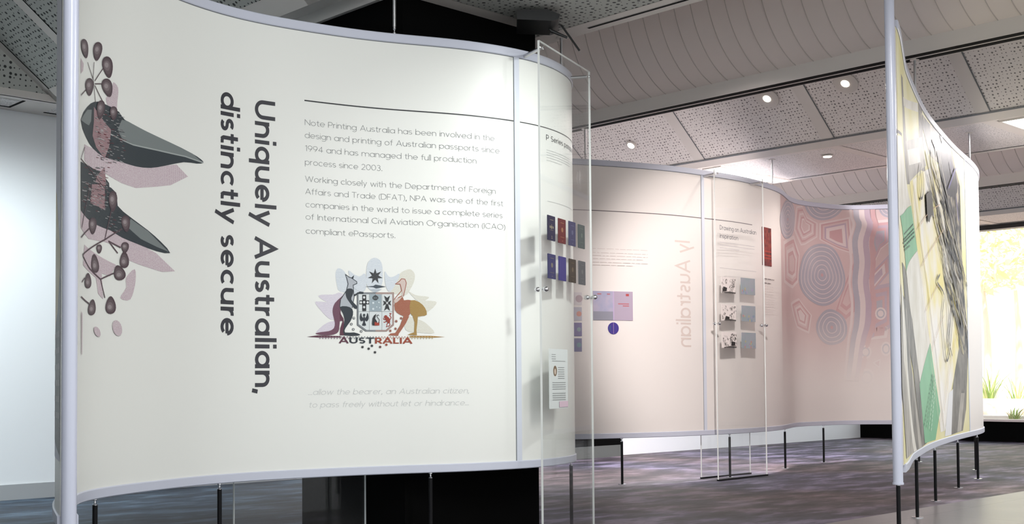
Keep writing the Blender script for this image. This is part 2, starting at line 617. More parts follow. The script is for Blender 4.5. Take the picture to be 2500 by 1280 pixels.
def stroke_poly(P, w):
    """quads of a flat line of width w (or widths) through 2-D points"""
    ws = w if isinstance(w, (list, tuple)) else [w] * len(P)
    L, R = [], []
    n = len(P)
    closed = n > 3 and math.dist(P[0], P[-1]) < 1e-6
    for i in range(n):
        a = P[i - 1] if i > 0 else (P[-2] if closed else P[0])
        b = P[i + 1] if i < n - 1 else (P[1] if closed else P[-1])
        d1 = (P[i][0] - a[0], P[i][1] - a[1])
        d2 = (b[0] - P[i][0], b[1] - P[i][1])
        l1, l2 = math.hypot(*d1), math.hypot(*d2)
        if l1 < 1e-9:
            d1, l1 = d2, l2
        if l2 < 1e-9:
            d2, l2 = d1, l1
        d1 = (d1[0] / l1, d1[1] / l1)
        d2 = (d2[0] / l2, d2[1] / l2)
        t = (d1[0] + d2[0], d1[1] + d2[1])
        lt = math.hypot(*t)
        if lt < 1e-6:
            t, lt = d1, 1
        t = (t[0] / lt, t[1] / lt)
        k = 1 / max(.45, t[0] * d1[0] + t[1] * d1[1])
        h = ws[i] / 2 * k
        L.append((P[i][0] - t[1] * h, P[i][1] + t[0] * h))
        R.append((P[i][0] + t[1] * h, P[i][1] - t[0] * h))
    return [(L[i], L[i + 1], R[i + 1], R[i]) for i in range(n - 1)]

class Print:
    """ink laid on a face: flat (a, b) coordinates are turned into places by fn(a, b, lift)"""
    def __init__(self, fn, px=None, lim=.02, lift=.0008, step=.00011):
        self.mb, self.fn, self.px, self.lim, self.k, self.top = MB(), fn, px, lim, lift, None
        self.k0, self.step = lift, step
    def lift(self):
        self.k += self.step
        return self.k
    def level(self, n):
        self.k = self.k0 + n * self.step
    def area(self, P, mt, smooth=0, raw=False):
        if smooth:
            P = closed_smooth(P, smooth)
        if self.px and not raw:
            P = [self.px(*p) for p in P]
        if self.top:
            P = [(a, min(b, self.top)) for a, b in P]
        idx = tessellate_polygon([[Vector((a, b, 0)) for a, b in P]])
        tr = [tuple(P[i] for i in t) for t in idx]
        k = self.lift()
        for t in tri_split(tr, self.lim):
            self.mb.face([self.fn(a, b, k) for a, b in t], mt)
    def line(self, P, w, mt, raw=False):
        """a line through points; w in the flat units after px"""
        if self.px and not raw:
            P = [self.px(*p) for p in P]
        k = self.lift()
        Q = [P[0]]
        for a, b in zip(P, P[1:]):
            m_ = max(1, int(abs(b[0] - a[0]) / self.lim + .99))
            Q += [(a[0] + (b[0] - a[0]) * i / m_, a[1] + (b[1] - a[1]) * i / m_) for i in range(1, m_ + 1)]
        ww = w
        if isinstance(w, (list, tuple)):
            ww = [w[0] + (w[-1] - w[0]) * i / (len(Q) - 1) for i in range(len(Q))]
        for q in stroke_poly(Q, ww):
            self.mb.face([self.fn(a, b, k) for a, b in q], mt)
    def ellipse(self, c, r, mt, rot=0, n=16, raw=False):
        cr, sr = cos(rot), sin(rot)
        P = [(c[0] + r[0] * cos(2 * pi * i / n) * cr - r[1] * sin(2 * pi * i / n) * sr,
              c[1] + r[0] * cos(2 * pi * i / n) * sr + r[1] * sin(2 * pi * i / n) * cr) for i in range(n)]
        self.area(P, mt, raw=raw)
    def build(self, name, parent, label=None):
        o = self.mb.build(name, parent)
        if label:
            o['label'] = label
        return o

# ------------------------------------------------------------------ a geometric stroke alphabet
def arc(cx, cy, r, a0, a1, n=14, ry=None):
    ry = ry or r
    return [(cx + r * cos(math.radians(a0 + (a1 - a0) * i / n)), cy + ry * sin(math.radians(a0 + (a1 - a0) * i / n))) for i in range(n + 1)]
def glyph(ch, w):
    """(advance, strokes) for a letter of line weight w; x-height .5, capitals .7"""
    i = w / 2
    X, C, A, D = .5 - i, .7 - i, .74, -.21
    r = .25 - i
    ring = arc(.25, .25, r, 90, 450, 24)
    rs = .5 - i
    ra = min(.19, .2 - i * .4)
    def arch(x0):
        rr = ra
        return [(x0, .5 - i - rr - .02)] + arc(x0 + rr, .5 - i - rr, rr, 180, 0, 12) + [(x0 + 2 * rr, 0)]
    aw = 2 * ra + 2 * i
    sp = .078 if w < .08 else .07
    g = {
        'a': (.5, [ring, [(rs, .5), (rs, 0)]]), 'b': (.5, [ring, [(i, A), (i, 0)]]),
        'c': (.45, [arc(.25, .25, r, 48, 312, 18)]), 'd': (.5, [ring, [(rs, A), (rs, 0)]]),
        'e': (.5, [[(i, .245), (rs, .245)], arc(.25, .25, r, 0, 318, 20)]),
        'f': (.27, [[(.12, 0), (.12, A - .16)] + arc(.12 + .14 - i, A - .16, .14 - i, 180, 80, 8), [(0, X), (.27, X)]]),
        'g': (.5, [ring, [(rs, .5), (rs, -.02)] + arc(rs - r, -.02, r, 0, -140, 10, r * .82)]),
        'h': (aw, [[(i, A), (i, 0)], arch(i)]), 'i': (2 * i, [[(i, .5), (i, 0)], [(i, .62), (i, .62 + max(w, .07) * 1.05)]]),
        'j': (2 * i, [[(i, .5), (i, -.2)], [(i, .62), (i, .7)]]),
        'k': (.4, [[(i, A), (i, 0)], [(i, .2), (.36, .5)], [(.14, .3), (.39, 0)]]), 'l': (2 * i, [[(i, A), (i, 0)]]),
        'm': (aw * 2 - 2 * i, [[(i, .5), (i, 0)], arch(i), arch(i + 2 * ra)]), 'n': (aw, [[(i, .5), (i, 0)], arch(i)]),
        'o': (.5, [ring]), 'p': (.5, [ring, [(i, .5), (i, D)]]), 'q': (.5, [ring, [(rs, .5), (rs, D)]]),
        'r': (.25, [[(i, .5), (i, 0)], [(i, .25)] + arc(i + .17, .27, .17, 170, 82, 8, .23 - i)]),
        's': (.36, [arc(.18, .25 + .125 - i / 2, .18 - i, 40, 250, 10, .125 - i / 2) + arc(.18, .125 + i / 2, .18 - i, 80, -145, 10, .125 - i / 2)]),
        't': (.29, [[(.13, .66), (.13, .1)] + arc(.25, .11, .12, 180, 290, 6, .11 - i), [(0, X), (.28, X)]]),
        'u': (aw, [[(aw - i, .5), (aw - i, 0)], [(aw - i, .5 - (.5 - i - ra - .02))] + [(aw - a, .5 - b) for a, b in arch(i)[1:]]]),
        'v': (.43, [[(.03, .5), (.215, i * .6), (.4, .5)]]), 'w': (.68, [[(.03, .5), (.185, i * .6), (.34, .48), (.495, i * .6), (.65, .5)]]),
        'x': (.42, [[(.03, .5), (.39, 0)], [(.39, .5), (.03, 0)]]), 'y': (.43, [[(.03, .5), (.22, .02)], [(.4, .5), (.12, D)]]),
        'z': (.38, [[(.02, X), (.35, X), (.03, i), (.37, i)]]),
        'A': (.62, [[(.03, 0), (.31, .69), (.59, 0)], [(.14, .22), (.48, .22)]]),
        'C': (.6, [arc(.35, .35, .35 - i, 45, 315, 20)]), 'D': (.58, [[(i, i), (i, C), (.22, C)] + arc(.23, .35, .35 - i, 90, -90, 16) + [(i, i)]]),
        'E': (.42, [[(.4, C), (i, C), (i, i), (.4, i)], [(i, .36), (.36, .36)]]),
        'F': (.4, [[(.4, C), (i, C), (i, 0)], [(i, .35), (.36, .35)]]), 'I': (2 * i, [[(i, .7), (i, 0)]]),
        'L': (.38, [[(i, .7), (i, i), (.38, i)]]), 'N': (.56, [[(i, 0), (i, .68), (.56 - i, .02), (.56 - i, .7)]]),
        'O': (.7, [arc(.35, .35, .35 - i, 90, 450, 28)]),
        'P': (.45, [[(i, 0), (i, C), (.24, C)] + arc(.25, C - .19, .2 - i, 90, -90, 12, .19) + [(i, C - .38)]]),
        'R': (.47, [[(i, 0), (i, C), (.24, C)] + arc(.25, C - .18, .2 - i, 90, -90, 12, .18) + [(i, C - .36)], [(.22, C - .36), (.45, 0)]]),
        'S': (.45, [arc(.225, .35 + .17 - i / 2, .21 - i, 35, 255, 12, .175 - i / 2) + arc(.225, .175 + i / 2, .225 - i, 75, -145, 12, .175 - i / 2)]),
        'T': (.52, [[(0, C), (.52, C)], [(.26, C), (.26, 0)]]),
        'U': (.56, [[(i, .7), (i, .29)] + arc(.28, .28, .28 - i, 180, 360, 14) + [(.56 - i, .7)]]),
        'W': (.9, [[(.03, .7), (.24, .02), (.45, .66), (.66, .02), (.87, .7)]]),
        '0': (.5, [arc(.25, .35, .25 - i, 90, 450, 24, .35 - i)]), '1': (.22, [[(.02, .58), (.17, .68), (.17, 0)]]),
        '2': (.45, [arc(.22, .48, .2 - i, 165, -30, 12, .22 - i) + [(.03, i), (.43, i)]]),
        '3': (.45, [arc(.21, .515, .19 - i, 150, -90, 12, .185 - i) + arc(.21, .19, .22 - i, 90, -150, 12, .2 - i)]),
        '4': (.5, [[(.36, 0), (.36, .68), (.03, .19), (.49, .19)]]),
        '9': (.47, [arc(.235, .47, .235 - i, 90, 450, 20, .23 - i), [(.45, .4), (.2, 0)]]),
        '.': (.08, [[(.04, 0), (.04, max(w, .08))]]), ',': (.1, [[(.06, .09), (.02, -.1)]]),
        '(': (.18, [arc(.42, .28, .38, 130, 230, 10, .5)]), ')': (.18, [arc(-.24, .28, .38, 50, -50, 10, .5)]),
        ' ': (.2, []),
    }[ch]
    return g[0] + sp, g[1]
def text_len(t, w):
    return sum(glyph(c, w)[0] for c in t)
def write(pr, t, w, place, mt, slant=0.0, seg=.12):
    """place(gx, gy) turns alphabet units into the print's flat units"""
    x = 0.0
    for c in t:
        adv, st = glyph(c, w)
        for P in st:
            Q = [P[0]]
            for a, b in zip(P, P[1:]):
                k = max(1, int(math.dist(a, b) / seg))
                Q += [(a[0] + (b[0] - a[0]) * j / k, a[1] + (b[1] - a[1]) * j / k) for j in range(1, k + 1)]
            ww = w if c not in '.,' else max(w, .08)
            k_ = pr.lift() if False else pr.k + random.random() * .0004
            for q in stroke_poly(Q, ww):
                pr.mb.face([pr.fn(*place(x + a + slant * b, b), k_) for a, b in q], mt)
        x += adv
def write_between(pr, t, w, a, b, size, mt, slant=0.0):
    """text from flat point a to a.x -> b.x, height unit 'size'"""
    sx = (b[0] - a[0]) / (text_len(t, w) - .08)
    write(pr, t, w, lambda gx, gy: (a[0] + gx * sx, a[1] + gy * size), mt, slant)

# ================================================================== THE ROOM
ZC = 2.93            # level of the flat ceiling strips
VW = 9.1             # the long white wall
UF = 16.05           # the window wall
mb = MB()
mb.box((-3, 3.83, -.1), (UF, VW, 0), M_CARPET)
structure('floor', mb, 'dark streaked blue and purple carpet floor')
mb = MB()
mb.box((-3, -6, -.1), (UF, 3.83, 0), M_TILE)
structure('floor_tiled', mb, 'grey stone tile floor beside the carpet')
mb = MB()
mb.box((-3, VW, 0), (UF + .2, VW + .15, 4.2), M_WALL)
structure('wall_left', mb, 'long white wall behind the curved exhibition walls')
mb = MB()
mb.box((-3, VW - .015, 0), (6.2, VW, .115), M_SKIRT)
structure('baseboard_left', mb, 'grey skirting along the white wall')
mb = MB()
mb.box((-2.15, 1.5, 0), (-2.0, VW, 4.2), M_WALL)  # unseen wall, added to keep outside light off the left ceiling
structure('wall_front', mb, 'added white wall behind the camera that blocks light')
# dark pier standing against the long wall, seen under the far exhibition wall
mb = MB()
M_PIER = mat('pier_dark_grey', (.10, .11, .105, 1), .6)
mb.box((9.5, VW - .12, 0), (10.55, VW, .13), M_PIER)
mb.box((9.5, VW - .11, .13), (10.55, VW, 1.0), M_VOID)
structure('wall_left_pier', mb, 'dark pier on the white wall under the far exhibition wall')
# window wall
mb = MB()
mb.box((UF, -6, 0), (UF + .2, VW, .27), M_VOID)
structure('wall_back', mb, 'black plinth wall below the garden window')
mb = MB()
mb.box((UF, -6, 2.93), (UF + .2, VW, 4.2), M_WALL)
structure('wall_back_header', mb, 'wall band above the garden window')
M_FRAME = mat('window_frame_dark', (.012, .010, .010, 1), .4)
M_SILL = mat('window_sill_pale', (.62, .55, .54, 1), .5)
mb = MB()
mb.box((UF - .02, -6, 2.865), (UF + .16, VW, 2.93), M_FRAME)
for v in (-5.9, -2.2, 1.6, 5.3, 9.02):
    mb.box((UF + .02, v, .27), (UF + .12, v + .07, 2.87), M_FRAME)
win = structure('window_1', mb, 'wide garden window along the far wall')
mb = MB()
mb.box((UF + .06, -5.9, .28), (UF + .072, VW - .05, 2.87), M_PANE)
mb.build('glass_pane', win)
mb = MB()
mb.box((UF - .04, -6, .27), (UF + .2, VW, .30), M_SILL)
mb.build('window_sill', win)

# ---- ceiling, profile along u
def strip(mb, u0, z0, u1, z1, v0, v1, mt, thick=0.0):
    """a band of ceiling between two lines that run along v, uv in metres"""
    l = math.hypot(u1 - u0, z1 - z0)
    mb.face([(u0, v0, z0), (u0, v1, z0), (u1, v1, z1), (u1, v0, z1)], mt, [(0, v0), (0, v1), (l, v1), (l, v0)])
V0, V1 = -5.0, VW
SL = .80             # fall of the sloped tiles
# roof slab above everything
mb = MB()
mb.box((-2.0, -6, 4.2), (UF + .2, VW + .15, 4.35), M_CEIL)
structure('ceiling_slab', mb)
# left bay: sloped tiles falling towards u = 3.8
mb = MB()
zt = ZC + SL * (3.80 - 2.35)
strip(mb, 2.35, zt, 3.80, ZC, -5, 8.60, M_PERFD)
strip(mb, -2.0, zt, 2.35, zt, -5, VW, M_CEIL)
structure('ceiling_bay_left', mb, 'sloping perforated ceiling tiles at the left')
mb = MB()
for v in (8.56, 7.86, 6.6, 5.35, 4.1):
    for dv, w, mt, dz in ((0, .10, M_TRIM, .006), (-.008, .012, M_GAP, .003)):
        strip(mb, 2.4, zt - SL * .05 - dz, 3.80, ZC - dz, v + dv, v + dv + w, mt)
strip(mb, 3.70, ZC + .08 - .006, 3.80, ZC - .006, -5, 8.64, M_TRIM)
structure('ceiling_ribs_left', mb)
# gable tile between the slope and the flat edge strip by the wall
mb = MB()
mb.face([(2.2, 8.64, ZC), (3.80, 8.64, ZC), (2.2, 8.64, ZC + SL * 1.6)], M_PERFD, [(0, 0), (1.6, 0), (0, 1.28)])
mb.box((2.2, 8.625, ZC - .0), (3.83, 8.66, ZC + .05), M_TRIM)
structure('ceiling_gable', mb, 'triangular perforated ceiling tile above the white wall')
mb = MB()
mb.box((-2, 8.64, ZC), (5.5, VW, ZC + .04), M_TRIM)
for a, b in ((2.6, 3.60), (3.85, 5.2)):
    mb.box((a, 8.98, ZC - .003), (b, 9.0, ZC + .01), M_GAP)
    mb.box((b - .02, 8.72, ZC - .003), (b, 9.0, ZC + .01), M_GAP)
    mb.face([(a, 8.74, ZC - .002), (a, 8.97, ZC - .002), (b - .03, 8.97, ZC - .002), (b - .03, 8.74, ZC - .002)], M_PERFS, [(a, 8.74), (a, 8.97), (b, 8.97), (b, 8.74)])
structure('ceiling_edge_strip', mb, 'flat ceiling strip along the white wall')
# beam beside the black column
mb = MB()
strip(mb, 3.80, ZC, 3.90, ZC, -5, 8.62, M_TRIM)
strip(mb, 3.90, ZC + .004, 3.985, ZC + .05, -5, 8.62, M_PERFD)
strip(mb, 3.985, ZC + .05, 4.03, ZC, -5, 8.62, M_TRIM)
strip(mb, 4.03, ZC, 4.10, ZC + .02, 4.93, 8.62, M_TRIM)
structure('ceiling_beam_left', mb, 'ceiling beam in front of the black column')
# flat perforated field with its slot and cove edge
mb = MB()
strip(mb, 4.03, ZC, 5.17, ZC, -5, 4.86, M_PERFD)
strip(mb, 4.03, ZC - .002, 5.20, ZC - .002, 4.86, 4.97, M_TRIM)
strip(mb, 5.17, ZC - .001, 5.25, ZC - .001, -5, 8.62, M_TRIM)
strip(mb, 5.245, ZC - .004, 5.265, ZC - .004, -5, 4.70, M_GAP)
strip(mb, 5.10, ZC, 5.25, ZC, 4.97, 8.62, M_PERFD)
mb.box((5.25, -5, ZC), (5.335, 8.62, ZC + .14), M_TRIM)
structure('ceiling_field', mb, 'flat perforated ceiling above the black column')
mb = MB()
mb.face([(5.335, -5, ZC + .1), (5.335, 8.62, ZC + .1), (5.335, 8.62, 4.2), (5.335, -5, 4.2)], M_COVE)
structure('ceiling_cove_near', mb)

def cove(u, z, name, label):
    """the far flank of a barrel recess: a curved sheet with seams, and the beam below it"""
    mb = MB()
    R = .62
    prof = []
    for k in range(25):
        a = math.radians(14 + 76 * k / 24)
        prof.append((u - R * 1.0 * (sin(a) - sin(math.radians(14))), z + R * 1.15 * (cos(math.radians(14)) - cos(a))))
    prof.append((prof[-1][0], 4.2))
    rows = [[(a, v, b) for a, b in prof] for v in (-5, 0, 4, 8.62)]
    mb.grid(rows, M_COVE)
    seam = mat('cove_seam', (.54, .485, .45, 1), .8, spec=.1)
    v = -1.0
    while v < 8.6:
        mb.tube([(a - .001, v, b - .001) for a, b in prof], .003, seam, 5, False)
        v += .142
    structure(name, mb, label, smooth=True)
    mb = MB()
    mb.box((u, -5, ZC), (u + .17, 8.62, z + .012), M_TRIM)
    mb.box((u + .012, -5, ZC - .004), (u + .062, 8.62, ZC + .01), M_GAP)
    mb.box((u + .10, -5, ZC - .004), (u + .15, 8.62, ZC + .01), M_GAP)
    structure(name + '_beam', mb, 'pale beam with black track slots below the ' + ('near' if u < 9 else 'far') + ' cove')
cove(7.22, 3.03, 'ceiling_cove', 'curved seamed ceiling cove')
cove(12.78, 3.04, 'ceiling_cove_far', 'far curved ceiling cove near the window')

def sloped(u, name, label, ribs, flat_to):
    """sloped perforated tiles falling to u, then a flat strip"""
    mb = MB()
    strip(mb, u - 1.45, ZC + SL * 1.45, u, ZC, -5, 8.62, M_PERF)
    structure(name, mb, label)
    mb = MB()
    for v in ribs:
        strip(mb, u - 1.45, ZC + SL * 1.45 - .006, u, ZC - .006, v, v + .115, M_TRIM)
        strip(mb, u - 1.45, ZC + SL * 1.45 - .004, u, ZC - .004, v - .012, v, M_SEAM)
    strip(mb, u - .06, ZC + SL * .06 - .008, u, ZC - .008, -5, 8.62, M_TRIM)
    strip(mb, u - .075, ZC + SL * .075 - .009, u - .06, ZC + SL * .06 - .009, -5, 8.62, M_SEAM)
    structure(name + '_ribs', mb)
    mb = MB()
    strip(mb, u, ZC, flat_to, ZC, -5, 8.62, M_PERFS)
    strip(mb, u, ZC - .004, u + .06, ZC - .004, -5, 8.62, M_TRIM)
    strip(mb, flat_to - .07, ZC - .004, flat_to, ZC - .004, -5, 8.62, M_TRIM)
    strip(mb, flat_to - .09, ZC - .003, flat_to - .07, ZC - .003, -5, 8.62, M_SEAM)
    for v in ribs:
        strip(mb, u, ZC - .005, flat_to, ZC - .005, v, v + .115, M_TRIM)
    mb.face([(flat_to, -5, ZC), (flat_to, 8.62, ZC), (flat_to, 8.62, 4.2), (flat_to, -5, 4.2)], M_COVE)
    structure(name + '_strip', mb, 'flat ceiling strip beyond the ' + label)
RIBS = (-1.42, -.02, 1.38, 2.77, 4.16, 5.56, 6.96, 8.36)
sloped(9.51, 'ceiling_bay', 'sloping perforated tiles over the far exhibition wall', RIBS, 10.86)
sloped(15.05, 'ceiling_bay_far', 'sloping perforated tiles in front of the garden window', RIBS, UF)
mb = MB()
mb.box((5.5, 8.62, ZC), (UF, VW, ZC + .05), M_TRIM)
structure('ceiling_edge_strip_far', mb, 'flat ceiling strip along the far part of the white wall')

# black column behind the near exhibition wall
mb = MB()
mb.box((4.085, 4.985, 0), (5.10, 5.93, ZC + .03), M_VOID)
structure('column', mb, 'matte black column behind the near exhibition wall')

# ================================================================== EXHIBITION WALLS
HB, HT, RH, RT_ = .3825, 2.673, .044, .033   # foot and head of the ribbons, rail height, rail half thickness
SK = .025                                     # half thickness of the ribbon
PA = Path([xd(*q) for q in [(-1.447, 3.95), (-1.582, 4.257), (-1.69, 4.55), (-1.757, 4.83), (-1.750, 4.99), (-1.716, 5.13), (-1.66, 5.28),
    (-1.60, 5.41), (-1.53, 5.56), (-1.44, 5.70), (-1.33, 5.83), (-1.215, 5.93), (-1.10, 6.01), (-.955, 6.10), (-.805, 6.185), (-.65, 6.255),
    (-.49, 6.312), (-.335, 6.365), (-.19, 6.43), (-.045, 6.52), (.10, 6.63), (.20, 6.755), (.268, 6.88), (.318, 7.0), (.353, 7.18),
    (.34, 7.36), (.26, 7.55), (.10, 7.73), (-.12, 7.88), (-.40, 7.98)]], smooth=3)
PB = Path([xd(*q) for q in [(-.9, 10.0), (-.4, 9.82), (.1, 9.76), (.51, 9.835), (.87, 9.965), (1.29, 10.165), (1.61, 10.39), (1.95, 10.66),
    (2.09, 10.81), (2.28, 11.04), (2.525, 11.42), (2.76, 12.0), (2.92, 12.225), (3.2, 12.45), (3.46, 12.6), (3.68, 12.61), (3.93, 12.565),
    (4.12, 12.47), (4.29, 12.2), (4.35, 11.75), (4.285, 11.2), (4.11, 10.63), (3.88, 10.15), (3.66, 9.765), (3.335, 9.19), (2.80, 8.155),
    (2.325, 7.09), (2.168, 6.685), (2.022, 6.285), (1.967, 6.14), (1.905, 6.0)]], smooth=3)

def at_bottom(path, x, y, n, s0=0, s1=1e9):
    return path.hit(x, y, n, s0, s1)[0]

def ribbon(name, path, loc, label, joints, skin, post_at_start):
    root = thing(name, loc, label, 'exhibition wall')
    L = path.L
    cuts = [0.03 if post_at_start else 0.0] + sorted(joints) + [L if post_at_start else L - .03]
    for a, b in zip(cuts, cuts[1:]):
        p = MB()
        path.sweep(p, a, b, -SK, SK, HB + RH - .004, HT - .046, skin)
        p.build('panel', root, smooth=True)
    for nm, z0, z1 in (('bottom_rail', HB, HB + RH), ('top_rail', HT - .047, HT)):
        p = MB()
        path.sweep(p, 0.0 if not post_at_start else .04, L - .085 if not post_at_start else L, -RT_, RT_, z0, z1, M_RAIL, bevel=.004)
        p.build(nm, root, smooth=True)
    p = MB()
    path.sweep(p, .03, L - .03, -SK - .0012, SK + .0012, HT - .0505, HT - .0465, M_SEAM)  # dark strip drawn in place of the shade in the rail gap
    p.build('seam_shade', root)['label'] = 'dark line for the shaded seam under the top rail'
    for j in joints:
        p = MB()
        path.sweep(p, j - .017, j + .017, -SK - .004, SK + .004, HB + RH - .002, HT - .046, M_STRIP, step=.01)
        path.sweep(p, j - .021, j - .017, -SK - .0015, SK + .0015, HB + RH, HT - .046, M_SEAM, step=.01)
        path.sweep(p, j + .017, j + .019, -SK - .0012, SK + .0012, HB + RH, HT - .046, M_SEAM, step=.01)
        p.build('joint_strip', root)
    c = path.at(0.0 if post_at_start else L)
    HP = ZC - .009
    p = MB()
    n = 28
    def ring(z, r):
        return [(c.x + r * cos(2 * pi * k / n), c.y + r * sin(2 * pi * k / n), z) for k in range(n)]
    p.grid([ring(HB - .045, .0245), ring(HP, .0245)], M_POST, close_u=True)
    post = p.build('end_post', root, smooth=True)
    p = MB()
    for z0, z1 in ((HB - .053, HB - .043), (HP, HP + .008)):
        rr = [ring(z0, .0275), ring(z1, .0275)]
        p.grid(rr, M_POST, close_u=True)
        p.face(rr[0][::-1], M_POST)
        p.face(rr[1], M_POST)
    p.build('post_cap', post, smooth=True)
    return root
def leg(root, x, y, top=HB, flange=True, r=.0105):
    p = MB()
    p.tube([(x, y, .004), (x, y, top - .028)], r, M_BLACK, 14)
    lg = p.build('support_leg', root, smooth=True)
    p = MB()
    p.tube([(x, y, top - .030), (x, y, top - .026), (x, y, top - .022), (x, y, top - .010), (x, y, top - .007), (x, y, top + .001)],
           [.0105, .0105, .0045, .0045, .010, .010], M_CHROME, 12)
    p.build('leg_pin', lg, smooth=True)
    if flange:
        p = MB()
        p.tube([(x, y, 0.0), (x, y, .006), (x, y, .009)], [.034, .034, .012], M_CHROME, 20)
        p.build('foot_flange', lg, smooth=True)
def hanger(root, x, y, r=.009, zc=ZC):
    p = MB()
    p.tube([(x, y, HT + .045), (x, y, zc)], r, M_STEEL, 12)
    h = p.build('hanger_rod', root, smooth=True)
    p = MB()
    p.tube([(x, y, HT - .002), (x, y, HT + .012), (x, y, HT + .016), (x, y, HT + .026), (x, y, HT + .030), (x, y, HT + .046)],
           [.009, .009, .004, .004, .008, .008], M_CHROME, 12)
    p.build('rod_fitting', h, smooth=True)
    p = MB()
    p.tube([(x, y, zc - .006), (x, y, zc)], [.03, .03], M_DISC, 20)
    p.build('ceiling_flange', h, smooth=True)

# -------- near wall
jA = PA.hit(1266, 900, SK)[0]
WA = ribbon('exhibition_wall', PA, PA.at(PA.L * .35), 'near curved white exhibition wall with vertical heading and coat of arms', [jA], M_SKIN, True)
for x, y in ((232, 1222), (536, 1180), (1051, 1155), (1400, 1131)):
    p = PA.at(PA.hit(x, y, 0.0)[0])
    leg(WA, p.x, p.y)
p = PA.at(PA.hit(963, 70, 0.0)[0])
hanger(WA, p.x, p.y)
hanger(WA, 5.285, 4.945)

fA = lambda s, z, k: PA.at(s, SK + k, z)
pxA = lambda x, y: PA.hit(max(x, 196.5), y, SK, 0.75)
INK = ink(62, 62, 70)
INKG = ink(122, 126, 128)
# heading, read from the top down
pr = Print(fA)
for t, (xb, xt, y0, y1) in (('Uniquely Australian,', (622, 672, 242, 960)), ('distinctly secure', (538.5, 586, 222, 819))):
    sb, zt0 = pxA(xb, y0)
    _, zb0 = pxA(xb, y1)
    st = pxA(xt, (y0 + y1) / 2)[0]
    cap = .7 if t[0] == 'U' else .74
    size = (st - sb) / cap
    sl = (zt0 - zb0) / (text_len(t, .115) - .07)
    write(pr, t, .115, lambda gx, gy: (sb + gy * size, zt0 - gx * sl), INK)
pr.build('heading_lettering', WA, 'dark grey bold vertical heading')
# body text
pr = Print(fA)
BODY = [('Note Printing Australia has been involved in the', 744, 310.6, 1207, 340), ('design and printing of Australian passports since', 744, 341.7, 1219, 370.5),
        ('1994 and has managed the full production', 744.5, 372, 1163, 396.7), ('process since 2003.', 744.5, 404.7, 933, 415.4),
        ('Working closely with the Department of Foreign', 744.5, 447, 1210, 470.3), ('Affairs and Trade (DFAT), NPA was one of the first', 745, 477.7, 1228, 500.6),
        ('companies in the world to issue a complete series', 746, 509.5, 1226.5, 529.7), ('of International Civil Aviation Organisation (ICAO)', 746, 539.2, 1233.6, 558.5),
        ('compliant ePassports.', 746.6, 571.8, 965, 580)]
for t, x0, y0, x1, y1 in BODY:
    a, b = pxA(x0, y0), pxA(x1, y1)
    write_between(pr, t, .042, (a[0], (a[1] + b[1]) / 2), b, .0415, INKG)
pr.build('body_lettering', WA, 'thin grey paragraph text')
pr = Print(fA)
FAINT = ink(212, 214, 212)
for t, x0, y0, x1, y1 in (('...allow the bearer, an Australian citizen,', 752, 966, 1145, 959), ('to pass freely without let or hindrance...', 753, 996.5, 1144, 989)):
    a, b = pxA(x0, y0), pxA(x1, y1)
    write_between(pr, t, .05, (a[0], (a[1] + b[1]) / 2), b, .040, FAINT, .2)
pr.build('quotation_lettering', WA, 'pale grey slanted quotation')
# rule
pr = Print(fA)
a, b = pxA(743, 251.8), pxA(1254, 289.6)
zr = (a[1] + b[1]) / 2
pr.line([(a[0], zr), (jA - .02, zr)], .0065, ink(48, 50, 54), raw=True)
e = PA.hit(1390, 340, SK)[0]
pr.line([(jA + .022, zr), (e + .25, zr)], .005, ink(60, 62, 66), raw=True)
pr.build('rule_line', WA, 'thin dark horizontal rule')
# side panel heading round the bend
pr = Print(fA)
a = pxA(1333, 342)
k = .041
write(pr, 'P Series passports', .085, lambda gx, gy: (a[0] + gx * k * 1.5, a[1] + gy * k * 1.1), ink(70, 72, 76))
for i, y in enumerate((366, 372, 378, 384, 391)):
    q = pxA(1334, y)
    pr.line([(q[0], q[1]), (q[0] + (.33 if i < 4 else .18), q[1])], .003, ink(206, 208, 206), raw=True)
q = pxA(1336, 491)
pr.line([(q[0], q[1]), (q[0] + .4, q[1])], .003, ink(206, 208, 206), raw=True)
pr.build('side_lettering', WA, 'grey small heading round the bend')

# gum leaves and gumnuts
pr = Print(fA, pxA)
za = lambda P: [(100 + x / 2.845, 50 + y / 2.845) for x, y in P]
zb = lambda P: [(100 + x / 2.845, 450 + y / 2.845) for x, y in P]
pr.area(za([(300, 860), (360, 890), (440, 950), (560, 985), (760, 1025), (900, 1005), (940, 1000), (1020, 1085), (900, 1145), (800, 1155), (660, 1165), (560, 1130), (440, 1060), (350, 1030), (300, 970)]), M_PINK)
pr.area(za([(500, 430), (535, 470), (530, 560), (520, 620), (470, 600), (450, 540), (490, 500)]), M_PINK, 3)
pr.area(zb([(274, 180), (380, 280), (480, 320), (560, 370), (700, 425), (800, 480), (930, 605), (840, 610), (700, 565), (610, 530), (560, 440), (440, 400), (330, 380), (274, 300)]), M_PINK)
pr.area(zb([(590, 650), (650, 590), (655, 680), (620, 800), (550, 790), (590, 720)]), M_PINK, 3)
pr.area(zb([(300, 420), (440, 520), (520, 560), (480, 640), (420, 620), (430, 800), (395, 760), (380, 650), (290, 560)]), M_PINK)
pr.area(za([(274, 260), (295, 300), (290, 350), (274, 370)]), M_PINK)
pr.area(za([(274, 690), (320, 600), (370, 565), (430, 575), (540, 635), (580, 690), (720, 765), (800, 810), (900, 850), (1040, 920), (1110, 965), (1127, 990), (1080, 995), (990, 985), (860, 1010), (760, 1025), (660, 1015), (560, 985), (440, 950), (360, 890), (310, 810)]), M_LEAF, 2)
pr.area(za([(560, 690), (600, 700), (720, 765), (900, 850), (1050, 925), (1120, 985), (1000, 945), (800, 900), (640, 860), (560, 820), (530, 760)]), M_LEAFL)
